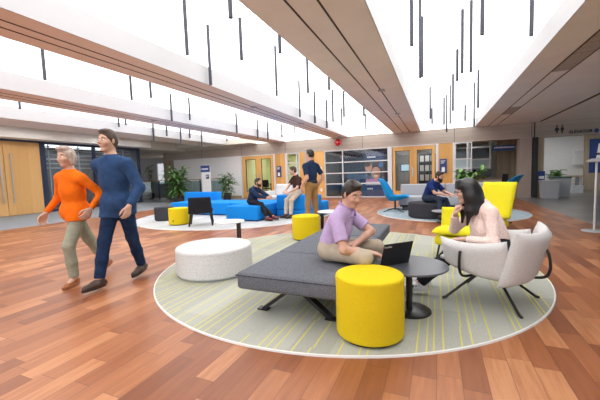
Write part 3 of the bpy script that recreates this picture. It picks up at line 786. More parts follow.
# dark pouf and grey sofa
t = thing('pouf', 'large dark grey round pouf holding the bearded man in the blue polo', 'ottoman', (-.20, 9.22, 0))
obj('upholstery', drum(.52, .02, .40, .03, 64), 'charcoal_pouf', t, smooth=60); obj('base', lathe(B(), [(.48, 0), (.48, .022)], 40), 'black_plastic', t)
t = thing('long_sofa', 'long light grey sofa in front of the right wooden doors', 'sofa', (.95, 11.3, 0))
for k in range(2):
    x0 = -2.1+k*1.42
    obj('seat_cushion', sofa_block(B(), x0+.005, x0+1.41, -.6, .14, .16, .43), 'sofa_grey', t, smooth=50)
    obj('back_cushion', sofa_block(B(), x0+.005, x0+1.41, .15, .38, .16, .80, .04), 'sofa_grey', t, smooth=50)
n = B(); box(n, -2.05, .68, -.54, .33, .10, .17); obj('frame', n, 'charcoal_pouf', t)
for a in (-1.95, .6):
    for b in (-.48, .28): n = B(); box(n, a-.03, a+.03, b-.03, b+.03, 0, .11); obj('leg', n, 'black_metal', t)

# ------------------------------------------------------------------ plants
def leaf(bm, base, d, L, w, droop, mi=0):
    d = Vector(d).normalized(); s = d.cross(Vector((0, 0, 1)));
    if s.length < .05: s = Vector((1, 0, 0))
    s.normalize(); P = Vector(base); rows = []
    N = 5
    for i in range(N+1):
        t = i/N; ww = w*math.sin(PI*(t*.92+.06))**.8 if i < N else .001
        c = P+d*(L*t)+Vector((0, 0, -droop*L*t*t)); up = Vector((0, 0, ww*.25))
        rows.append((bm.verts.new(c-s*ww/2+up), bm.verts.new(c), bm.verts.new(c+s*ww/2+up)))
    for a, b in zip(rows, rows[1:]):
        bm.faces.new((a[0], a[1], b[1], b[0])); bm.faces.new((a[1], a[2], b[2], b[1]))

def plant(name, label, loc, pot_r, pot_h, H, spread, nleaf, L, w, m='leaf', stems=4, z0=0, seed=1, low=.1):
    rnd = random.Random(seed)
    t = thing(name, label, 'plant', (loc[0], loc[1], z0))
    p = obj('pot', lathe(B(), [(pot_r*.78, 0), (pot_r, pot_h), (pot_r*.9, pot_h), (pot_r*.86, pot_h-.03), (0, pot_h-.03)], 32, cap=False), 'pot', t, smooth=40)
    obj('soil', lathe(B(), [(pot_r*.86, pot_h-.028), (0, pot_h-.02)], 24, cap=False), 'soil', p)
    fol = B(); st = B()
    for k in range(stems):
        a = rnd.uniform(0, 2*PI); r = spread*rnd.uniform(.2, .7); hh = H*rnd.uniform(.75, 1)
        path = bez([(.25*pot_r*math.cos(a), .25*pot_r*math.sin(a), pot_h-.03), (r*.4*math.cos(a), r*.4*math.sin(a), pot_h+(hh-pot_h)*.5), (r*math.cos(a), r*math.sin(a), hh*.93)], 6)
        tube(st, path, [.014*(1-.6*i/len(path)) for i in range(len(path))], 6)
        for j in range(nleaf//stems):
            q = path[min(len(path)-1, int(len(path)*rnd.uniform(low, 1.0)))]
            b = rnd.uniform(0, 2*PI); el = rnd.uniform(-.1, .9)
            leaf(fol, q, (math.cos(b)*math.cos(el), math.sin(b)*math.cos(el), math.sin(el)), L*rnd.uniform(.6, 1.15), w*rnd.uniform(.7, 1.2), rnd.uniform(.1, .7))
    obj('stem', st, 'stem', t, smooth=60); obj('foliage', fol, m, t, smooth=60, recalc=False)
    return t
plant('potted_palm', 'tall bushy potted plant left of the blue sofa back panel', (-11.5, 11.9), .26, .36, 1.95, .95, 230, .58, .10, stems=11, seed=3)
plant('potted_palm', 'smaller potted plant against the white wall beside the white sign totem', (-10.35, 14.2), .26, .42, 1.5, .5, 110, .55, .085, stems=6, seed=8)
plant('climbing_plant', 'thin leafy plant by the bright window past the stair railing', (-17.4, 15.6), .2, .35, 2.35, .3, 90, .3, .09, stems=4, seed=12)
plant('leafy_plant', 'broad leaved green plant above the grey sofa before the office', (1.0, 12.4), .28, .55, 1.3, .68, 120, .34, .13, 'leaf_light', stems=10, seed=5, low=.45)
plant('leafy_plant', 'green plant behind the grey recycling bins', (4.75, 17.4), .25, .5, 1.15, .5, 70, .36, .13, 'leaf_light', stems=7, seed=6, low=.4)

# ------------------------------------------------------------------ stair railing, totem, signs
t = thing('glass_railing', 'glass stair railing with wooden handrail left of the white wall', 'railing', (-14.0, 14.9, 0))
n = B(); box(n, -3.6, 2.95, -.04, .04, 1.15, 1.20, .01); obj('handrail', n, 'desk', t)
for k in range(4):
    x = -3.55+k*1.62; n = B(); box(n, x+.05, x+1.57, -.006, .006, .1, 1.1); obj('glass_panel', n, 'rail_glass', t)
for k in range(5):
    x = -3.55+k*1.62; n = B(); box(n, x-.03, x+.03, -.03, .03, 0, 1.15); obj('post', n, 'navy_metal', t)
t = thing('sign_totem', 'white freestanding sign totem with blue header by the white wall', 'sign', (-11.3, 13.75, 0), math.radians(8))
n = B(); box(n, -.25, .25, -.05, .05, .02, 1.86, .01); obj('panel', n, 'sign_white', t)
n = B(); box(n, -.30, .30, -.2, .2, 0, .03); obj('base', n, 'grey_metal', t)
n = B(); box(n, -.27, .27, -.065, -.05, 1.56, 1.90); h = obj('header', n, 'sign_blue', t)
n = B()
for k in range(7): box(n, -.16+k*.05, -.125+k*.05, -.069, -.065, 1.68, 1.76)
bmesh.ops.create_cone(n, cap_ends=True, segments=3, radius1=.04, radius2=.04, depth=.004, matrix=Matrix.Translation((-.215, -.067, 1.72)) @ Matrix.Rotation(PI/2, 4, 'X'))
obj('lettering', n, 'sign_white', h)
n = B(); box(n, .02, .20, -.062, -.05, 1.2, 1.42); h = obj('notice', n, 'sign_blue', t)
n = B(); box(n, .05, .10, -.066, -.062, 1.28, 1.38); box(n, .12, .17, -.066, -.062, 1.32, 1.36); obj('symbol', n, 'sign_white', h)

def wall_sign(label, x, z, w, h):
    t = thing('wall_sign', label, 'sign', (x, YB, z))
    n = B(); box(n, -w/2, w/2, -.025, .02, .02, h, .004, 1); obj('plate', n, 'sign_blue', t)
    n = B()
    for k in range(3): box(n, -w*.36, w*(.1+.08*k), -.029, -.025, h*.70+k*.05, h*.70+k*.05+.022)
    obj('lettering', n, 'sign_white', t)
    n = B(); box(n, -w*.22, w*.22, -.029, -.025, h*.12, h*.44, .02, 2)
    obj('symbol', n, 'sign_white', t)
wall_sign('blue sign on the wood panel beside the left double doors', -8.08, 1.15, .27, .62)
wall_sign('blue sign on the wood panel beside the right double doors', .27, 1.10, .30, .66)
def switch(label, x, z):
    t = thing('light_switch', label, 'switch', (x, YB+.02, z)); n = B(); box(n, -.05, .05, -.012, 0, -.08, .08, .003, 1); obj('plate', n, 'sign_white', t)
    n = B(); box(n, -.015, .015, -.02, -.012, -.03, .03); obj('rocker', n, 'white_metal', t)
switch('white wall switch high on the wood panel left of the poster window', -5.62, 1.55); switch('white socket plate low on the wood panel left of the poster window', -5.62, .42)
# fire bell
t = thing('fire_bell', 'round red fire alarm bell on the concrete band', 'alarm', (-4.65, YB, 2.84))
def ylathe(prof, n=32):
    b = lathe(B(), prof, n, cap=False); bmesh.ops.rotate(b, verts=b.verts, cent=(0, 0, 0), matrix=Matrix.Rotation(PI/2, 3, 'X')); return b
obj('gong', ylathe([(.17, .03), (.17, .06), (.15, .10), (.08, .125), (0, .13)]), 'red', t, smooth=50)
obj('back_box', ylathe([(0, 0), (.11, 0), (.11, .05), (0, .05)]), 'red', t, smooth=40)
obj('cap', ylathe([(.025, .125), (.025, .14), (0, .145)], 16), 'steel', t, smooth=40)
n = B(); box(n, -.04, .04, -.05, 0, -.27, -.18); obj('conduit_box', n, 'grey_metal', t)

# poster hung behind the glass
def disc(n, x, z, rx, rz, y, mi, seg=28):
    vs = [n.verts.new((x+rx*math.cos(2*PI*k/seg), y, z+rz*math.sin(2*PI*k/seg))) for k in range(seg)]
    f = n.faces.new(vs); f.material_index = mi
t = thing('poster', 'tall poster of a smiling child hung behind the window glass', 'poster', (-2.86, YB+.16, 0.0))
n = B(); box(n, -.47, .47, 0, .02, 0, 2.28); obj('board', n, mat('poster_navy', (.03, .05, .16), .5), t)
n = B(); box(n, -.44, .44, -.006, 0, .62, 1.80)
def quad(n, x0, x1, z0, z1, y, mi):
    f = n.faces.new([n.verts.new(q) for q in ((x0, y, z0), (x1, y, z0), (x1, y, z1), (x0, y, z1))]); f.material_index = mi
pm = [mat('photo_backdrop', (.12, .16, .24), .5), mat('photo_skin', (.62, .30, .20), .5), mat('photo_hair', (.07, .04, .03), .5), mat('photo_pink', (.62, .25, .45), .5), mat('photo_white', (.75, .75, .8), .5), mat('photo_blue', (.03, .2, .6), .5), mat('photo_teeth', (.85, .8, .75), .5)]
disc(n, .12, 1.42, .30, .32, -.008, 2); disc(n, .08, 1.22, .22, .30, -.011, 1); disc(n, -.28, 1.52, .18, .22, -.009, 1); disc(n, -.34, 1.66, .16, .12, -.012, 2)
disc(n, .08, 1.08, .09, .04, -.014, 6); disc(n, 0, 1.29, .03, .018, -.014, 2); disc(n, .16, 1.29, .03, .018, -.014, 2); disc(n, .30, 1.60, .10, .10, -.013, 5)
quad(n, -.43, .43, .72, .92, -.010, 3); quad(n, -.44, .44, .62, .78, -.012, 4)
obj('photograph', n, pm, t, recalc=False)
n = B()
for k in range(6): box(n, -.34+k*.07, -.29+k*.07, -.004, 0, 1.98, 2.05)
for k in range(3): box(n, -.36+k*.1, -.29+k*.1, -.004, 0, .40, .48)
obj('lettering', n, 'sign_white', t)
n = B()
tag(obj('display_board', box(B(), -.62, .42, 0, .03, .2, 1.5), mat('panel_blue', (.02, .12, .30), .4), None, (-4.0, YB+1.6, 0)), 'blue display board standing inside the dark window room', 'board')
bpy.data.objects['display_board'].location.z = -.2
n.free()

# things inside the rooms
t = thing('wall_screen', 'glowing blue screen on the wall behind the right door glass', 'screen', (-1.5, 18.2, 1.45))
n = B(); box(n, -.30, .30, -.05, 0, -.2, .2, .01, 1); obj('housing', n, 'black_plastic', t); n = B(); box(n, -.27, .27, -.054, -.05, -.17, .17); obj('screen', n, 'screen_on', t)
t = thing('magazine_rack', 'dark rack of white papers behind the right door glass', 'rack', (-.45, 17.6, 0))
n = B(); box(n, -.4, .4, 0, .05, 0, 2.1); obj('back_panel', n, 'charcoal_pouf', t)
for r in range(4):
    n = B(); box(n, -.4, .4, -.12, 0, .25+r*.48, .27+r*.48); obj('shelf', n, 'black_metal', t)
for r in range(4):
    for c in range(3):
        o = obj('pamphlet', box(B(), -.09, .09, -.01, .01, 0, .30), 'paper', None, (-.70+c*.25, 17.53, .275+r*.48)); tag(o, 'white paper pamphlet standing on the dark rack behind door glass', 'pamphlet', 'pamphlets on the rack')
t = thing('meeting_table', 'dark table inside the green room behind the left doors', 'table', (-8.9, 18.4, 0))
n = B(); box(n, -1.3, 1.3, -.4, .4, .70, .74); obj('table_top', n, 'charcoal_pouf', t)
for a in (-1.2, 1.2):
    for b in (-.35, .35): n = B(); box(n, a-.03, a+.03, b-.03, b+.03, 0, .70); obj('leg', n, 'black_metal', t)
def task_chair(label, x, y, rz, grp=None):
    t = thing('task_chair', label, 'chair', (x, y, 0), rz, grp)
    obj('seat', box(B(), -.22, .22, -.22, .22, .44, .50, .02, 2), 'black_cloth', t)
    obj('backrest', shell(lambda u, v: (-.22-.06*v, -.21+.42*u, .55+.45*v), 8, 8, .05, 8), 'black_cloth', t, smooth=60)
    n = B(); tube(n, [(0, 0, .06), (0, 0, .44)], .025, 8); tube(n, [(-.1, 0, .45), (-.25, 0, .48), (-.25, 0, .62)], .015, 8); obj('post', n, 'black_metal', t)
    for k in range(5):
        a = k*2*PI/5; n = B(); tube(n, [(0, 0, .08), (.28*math.cos(a), .28*math.sin(a), .03)], .015, 6); obj('leg', n, 'black_metal', t)
    return t
task_chair('black office chair left of the other in the green room', -9.8, 17.75, PI/2); task_chair('black office chair seen through the left door glass, right of its twin', -8.95, 17.7, PI/2)
t = thing('reception_counter', 'wooden office counter under the monitor behind the sofa', 'counter', (2.05, 17.35, 0))
n = B(); box(n, -.9, .75, -.3, .3, .74, .78); obj('worktop', n, 'desk', t); n = B(); box(n, -.85, .70, -.25, .25, 0, .74); obj('body', n, 'plaster', t)
def monitor(label, x, y, z, rz):
    t = thing('monitor', label, 'monitor', (x, y, z), rz)
    n = B(); box(n, -.28, .28, -.02, .02, .12, .46, .008, 1); obj('housing', n, 'black_plastic', t); n = B(); box(n, -.26, .26, -.023, -.02, .14, .44); obj('screen', n, 'screen', t)
    n = B(); box(n, -.03, .03, .0, .03, 0, .2); box(n, -.12, .12, -.08, .08, 0, .012); obj('stand', n, 'black_plastic', t)
monitor('black computer monitor on the office counter', 2.04, 17.3, .78, .1); monitor('black computer monitor at the left end of the office counter', 1.45, 17.4, .78, .3)
task_chair('dark office chair right of the monitor on the counter', 2.55, 16.6, math.radians(200))
t = thing('hanging_sign', 'long dark blue hanging sign with white lettering over the office', 'sign', (2.78, 16.9, 2.03), 0)
n = B(); box(n, -.46, .42, -.02, .02, 0, .25); obj('plate', n, 'sign_blue', t)
n = B(); rr = random.Random(2); x = -.40
while x < .34:
    wd = rr.uniform(.03, .06); box(n, x, x+wd, -.024, -.02, .12, .18); x += wd+.015
obj('lettering', n, 'sign_white', t)
n = B(); tube(n, [(-.4, 0, .25), (-.4, 0, .59)], .008, 6); tube(n, [(.36, 0, .25), (.36, 0, .59)], .008, 6); obj('hanger', n, 'steel', t)

# lettering on the concrete band at the right
def restroom(label, x, female):
    t = thing('restroom_symbol', label, 'sign', (x, YB, 2.60)); n = B()
    disc(n, 0, .25, .035, .035, -.006, 0)
    pts = [(-.05, .2), (.05, .2), (.085 if female else .055, .08), (.03, .08), (.03, -.02), (-.03, -.02), (-.03, .08), (-.085 if female else -.055, .08)]
    n.faces.new([n.verts.new((a, -.006, b)) for a, b in pts])
    r = bmesh.ops.extrude_face_region(n, geom=n.faces[:]); bmesh.ops.translate(n, verts=[v for v in r['geom'] if isinstance(v, bmesh.types.BMVert)], vec=(0, .006, 0))
    obj('symbol', n, 'black_paint', t)
restroom('black figure symbol left of its pair on the concrete band', 4.42, True); restroom('black figure symbol right of its pair, nearer the elevator lettering', 4.59, False)
t = thing('elevator_lettering', 'black ELEVATOR lettering with round symbol on the concrete band', 'sign', (5.18, YB, 2.56+.02))
text_obj('letters', 'ELEVATOR', .15, 'black_paint', t, (0, -.005, 0), ext=.005, bold=.006)
n = B(); disc(n, .48, .0, .075, .085, -.006, 0); obj('symbol', n, 'sign_blue', t)

# bins, board, stand
def bin_(label, x, y, w, h, lid):
    t = thing('recycling_bin', label, 'bin', (x, y, 0)); n = B()
    b0 = [(-w*.45, -w*.42), (w*.45, -w*.42), (w*.45, w*.42), (-w*.45, w*.42)]
    v0 = [n.verts.new((a, b, 0)) for a, b in b0]; v1 = [n.verts.new((a*1.12, b*1.12, h)) for a, b in b0]
    n.faces.new(v0[::-1]); n.faces.new(v1)
    for k in range(4): n.faces.new((v0[k], v0[(k+1) % 4], v1[(k+1) % 4], v1[k]))
    bmesh.ops.bevel(n, geom=n.edges[:], offset=.02, segments=2, affect='EDGES'); obj('body', n, 'bin_grey', t, smooth=40)
    n = B(); box(n, -w*.53, w*.53, -w*.5, w*.5, h-.01, h+.05, .02, 2); obj('lid', n, lid, t, smooth=40)
bin_('grey bin with pale lid next to the dark column', 4.10, 15.55, .56, .66, 'bin_grey'); bin_('grey bin with dark green lid behind the pale lidded bin', 4.62, 16.2, .60, .78, 'bin_green')
t = thing('bin_sign', 'small blue and white notice above the pale lidded bin', 'sign', (3.93, 15.93, .72)); n = B(); box(n, -.12, .12, -.01, .01, 0, .36); obj('plate', n, 'sign_blue', t); n = B(); box(n, -.09, .09, -.014, -.01, .05, .16); obj('symbol', n, 'sign_white', t)
n = B(); box(n, -.2, .2, -.15, .15, 0, .3, .01, 1); b_ = thing('storage_box', 'small white box on the floor of the lobby', 'box', (5.95, 18.6, 0)); obj('body', n, 'sign_white', b_); n = B(); box(n, -.21, .21, -.16, .16, .29, .34); obj('lid', n, 'white_metal', b_)
t = thing('console_table', 'grey counter against the lobby wall behind the bins', 'counter', (5.9, 19.6, 0)); n = B(); box(n, -.6, .5, -.3, .3, .72, .78); obj('worktop', n, 'desk', t)
for a in (-.5, .42): n = B(); box(n, a-.05, a+.05, -.25, .25, 0, .72); obj('leg', n, 'grey_metal', t)
t = thing('wall_cabinet', 'white wall box beside the board formed concrete wall', 'box', (6.58, 20.6, 1.3)); n = B(); box(n, -.2, .2, -.12, 0, 0, .75, .01, 1); obj('body', n, 'sign_white', t); n = B(); box(n, -.17, .17, -.13, -.12, .05, .7); obj('door', n, 'white_metal', t)
t = thing('notice_board', 'large blue board on the board formed concrete wall at right', 'board', (7.75, 20.2, .88)); n = B(); box(n, -.85, 1.4, -.04, 0, 0, 1.65); obj('panel', n, 'sign_blue', t)
n = B()
for k in range(8): box(n, -.78, 1.33, -.045, -.04, .1+k*.19, .11+k*.19)
obj('rails', n, 'navy_metal', t)
t = thing('display_stand', 'grey floor stand with a tilted display panel at the right edge', 'stand', (2.745, 7.7, 0), math.radians(-38))
obj('base', lathe(B(), [(.19, 0), (.19, .012), (.18, .02), (0, .022)], 40, cap=False), 'grey_metal', t, smooth=40)
n = B(); tube(n, [(0, 0, .015), (0, 0, 1.36)], .017, 12); obj('pole', n, 'white_metal', t, smooth=40)
n = B(); box(n, -.16, .16, -.20, .02, 0, .03, .008, 1); o = obj('tray', n, 'grey_metal', t, (.07, 0, 1.345)); o.rotation_euler.x = math.radians(12)
n = B(); box(n, -.15, .15, -.012, .012, 0, .30, .006, 1); o = obj('display_panel', n, 'grey_metal', t, (.13, .03, 1.37)); o.rotation_euler.x = math.radians(-18)
n = B(); box(n, -.03, .03, .01, .05, -.05, .12); obj('bracket', n, 'black_plastic', t, (0, .03, 1.36))
# ceiling track light at right
t = thing('track_light', 'small white spot light under the right ceiling', 'light', (4.9, 10.1, ZS-.13)); n = B(); tube(n, [(0, 0, .04), (0, 0, .13)], .012, 8); obj('stem', n, 'white_metal', t)
n = B(); tube(n, [(-.06, -.06, -.02), (.06, .06, .03)], .04, 12); obj('head', n, 'sign_white', t)
# ------------------------------------------------------------------ people: smooth distance fields meshed with surface nets
def V(*a): return np.array(a[0] if len(a) == 1 else a, float)
def unit(v): v = np.asarray(v, float); return v/np.linalg.norm(v)

class Field:
    def __init__(s): s.p = []
    def cone(s, a, b, ra, rb, k=.02, clips=(), sub=False):
        s.p.append(('c', V(a), V(b), ra, rb, k, clips, sub)); return s
    def ell(s, c, r, R=None, k=.02, clips=(), sub=False):
        s.p.append(('e', V(c), V(r), np.eye(3) if R is None else np.asarray(R), None, k, clips, sub)); return s
    def mesh(s, h, cuts=()):
        lo = np.full(3, 1e9); hi = -lo
        for q in s.p:
            if q[7]: continue
            if q[0] == 'c':
                for e, r in ((q[1], q[3]), (q[2], q[4])): lo = np.minimum(lo, e-r); hi = np.maximum(hi, e+r)
            else:
                m = q[2].max(); lo = np.minimum(lo, q[1]-m); hi = np.maximum(hi, q[1]+m)
        lo -= .03+2*h; hi += .03+2*h
        n = np.ceil((hi-lo)/h).astype(int)+1
        D = np.full(n, 1.0, np.float32)
        ax = [lo[i]+h*np.arange(n[i]) for i in range(3)]
        for q in s.p:
            k = q[5]; mg = .035+k
            if q[0] == 'c': l = np.minimum(q[1]-q[3], q[2]-q[4])-mg; u = np.maximum(q[1]+q[3], q[2]+q[4])+mg
            else: m = np.abs(q[3].T)@q[2]; l = q[1]-m-mg; u = q[1]+m+mg
            i0 = np.clip(((l-lo)/h).astype(int), 0, n-1); i1 = np.clip(((u-lo)/h).astype(int)+2, 1, n)
            if (i1 <= i0).any(): continue
            X, Y, Z = np.meshgrid(*[ax[i][i0[i]:i1[i]] for i in range(3)], indexing='ij')
            P = np.stack((X, Y, Z), -1)
            if q[0] == 'c':
                ab = q[2]-q[1]; t = np.clip(((P-q[1])@ab)/max(ab@ab, 1e-9), 0, 1)
                d = np.linalg.norm(P-q[1]-t[..., None]*ab, axis=-1)-(q[3]+(q[4]-q[3])*t)
            else:
                L = (P-q[1])@q[3].T; a = L/q[2]; k0 = np.linalg.norm(a, axis=-1); k1 = np.linalg.norm(a/q[2], axis=-1)
                d = k0*(k0-1)/np.maximum(k1, 1e-6)
            for (pt, nn) in q[6]: d = np.maximum(d, (P-V(pt))@V(nn))
            sl = tuple(slice(i0[i], i1[i]) for i in range(3)); O = D[sl]
            if q[7]:
                hh = np.maximum(k-np.abs(O+d), 0)/k; D[sl] = np.maximum(O, -d)+hh*hh*k*.25
            else:
                hh = np.maximum(k-np.abs(O-d), 0)/k; D[sl] = np.minimum(O, d)-hh*hh*k*.25
        if cuts:
            X, Y, Z = np.meshgrid(*ax, indexing='ij', sparse=True)
            for (pt, nn) in cuts: D = np.maximum(D, (X-pt[0])*nn[0]+(Y-pt[1])*nn[1]+(Z-pt[2])*nn[2])
        return surfnet(D, lo, h)

def surfnet(D, org, h):
    S = D < 0
    c = [(i, j, k) for i in (0, 1) for j in (0, 1) for k in (0, 1)]
    n = np.array(D.shape)-1
    sl = lambda o: tuple(slice(o[i], o[i]+n[i]) for i in range(3))
    cnt = sum(S[sl(o)].astype(np.int8) for o in c)
    act = (cnt > 0) & (cnt < 8); idx = np.argwhere(act)
    acc = np.zeros((len(idx), 3)); num = np.zeros(len(idx))
    for a in c:
        for d in range(3):
            if a[d]: continue
            b = list(a); b[d] = 1
            ia = idx+a; ib = idx+b
            va = D[tuple(ia.T)]; vb = D[tuple(ib.T)]; cr = (va < 0) != (vb < 0)
            t = np.where(cr, va/np.where(cr, va-vb, 1), 0)
            p = np.array(a, float)+np.eye(3)[d]*t[:, None]
            acc += p*cr[:, None]; num += cr
    verts = (idx+acc/num[:, None])*h+org
    vid = np.full(n, -1, np.int64); vid[tuple(idx.T)] = np.arange(len(idx))
    quads = []
    for d in range(3):
        e1, e2 = (d+1) % 3, (d+2) % 3
        s0 = [slice(0, None)]*3; s1 = [slice(0, None)]*3; s0[d] = slice(0, -1); s1[d] = slice(1, None)
        A, Bm = S[tuple(s0)], S[tuple(s1)]
        g = np.argwhere(A != Bm); g = g[(g[:, e1] > 0) & (g[:, e2] > 0) & (g[:, e1] < n[e1]) & (g[:, e2] < n[e2])]
        f1 = np.zeros(3, int); f1[e1] = 1; f2 = np.zeros(3, int); f2[e2] = 1
        q = np.stack([vid[tuple((g-f1-f2).T)], vid[tuple((g-f2).T)], vid[tuple(g.T)], vid[tuple((g-f1).T)]], 1)
        flip = ~A[tuple(g.T)]; q[flip] = q[flip][:, ::-1]
        quads.append(q[(q >= 0).all(1)])
    return verts, np.concatenate(quads)

def fobj(name, mv, m, parent=None, loc=None):
    v, q = mv
    me = bpy.data.meshes.new(name)
    me.vertices.add(len(v)); me.vertices.foreach_set('co', np.asarray(v, np.float32).ravel())
    me.loops.add(len(q)*4); me.polygons.add(len(q))
    me.loops.foreach_set('vertex_index', q.ravel().astype(np.int32)); me.polygons.foreach_set('loop_start', np.arange(0, len(q)*4, 4, dtype=np.int32))
    me.polygons.foreach_set('use_smooth', np.ones(len(q), bool)); me.update(); me.validate()
    me.materials.append(M[m])
    o = link(bpy.data.objects.new(name, me))
    if parent: o.parent = parent
    if loc is not None: o.location = loc
    return o

def ik(a, b, l1, l2, pole):
    a, b = V(a), V(b); d = b-a; L = np.linalg.norm(d); L2 = min(L, (l1+l2)*.999); u = d/L
    b = a+u*L2
    x = (l1*l1-l2*l2+L2*L2)/(2*L2); hgt = math.sqrt(max(l1*l1-x*x, 0))
    p = V(pole); p = p-(p@u)*u; p = unit(p)
    return a+u*x+p*hgt, b

def hand(F, w, d, n, side, curl=.5, fat=1.0, k=.007):
    """palm at wrist w pointing along d, palm normal n, side = direction of the thumb"""
    d, n = unit(d), unit(V(n)-(V(n)@unit(d))*unit(d)); s = unit(V(side)-(V(side)@d)*d-(V(side)@n)*n)
    kn = []
    for i, (off, ln) in enumerate(((.033, .080), (.011, .083), (-.011, .080), (-.031, .074))):
        kp = w+d*ln+s*off; F.cone(w+s*off*.55+d*.015, kp, .0165, .0125, .014); kn.append(kp)
    for i, (kp, L) in enumerate(zip(kn, (.072, .082, .076, .058))):
        a = curl*(.75+.12*i); sp = s*(.10-.065*i)
        p1 = kp+unit(d*math.cos(a)+n*math.sin(a)+sp)*L*.46
        a2 = a+curl*1.0; p2 = p1+unit(d*math.cos(a2)+n*math.sin(a2)+sp)*L*.32
        a3 = a2+curl*.7; p3 = p2+unit(d*math.cos(a3)+n*math.sin(a3)+sp)*L*.24
        r = .0088*fat
        F.cone(kp, p1, r*1.08, r, k); F.cone(p1, p2, r, r*.92, k); F.cone(p2, p3, r*.92, r*.8, k)
    t0 = w+d*.022+s*.026; t1 = t0+unit(d*.75+s*.75+n*.25)*.042; t2 = t1+unit(d*1+s*.25+n*.45)*.036; t3 = t2+unit(d*1-s*.05+n*.6)*.026
    F.cone(t0, t1, .0165, .012, .012); F.cone(t1, t2, .0115*fat, .0105*fat, k); F.cone(t2, t3, .0105*fat, .0085*fat, k)

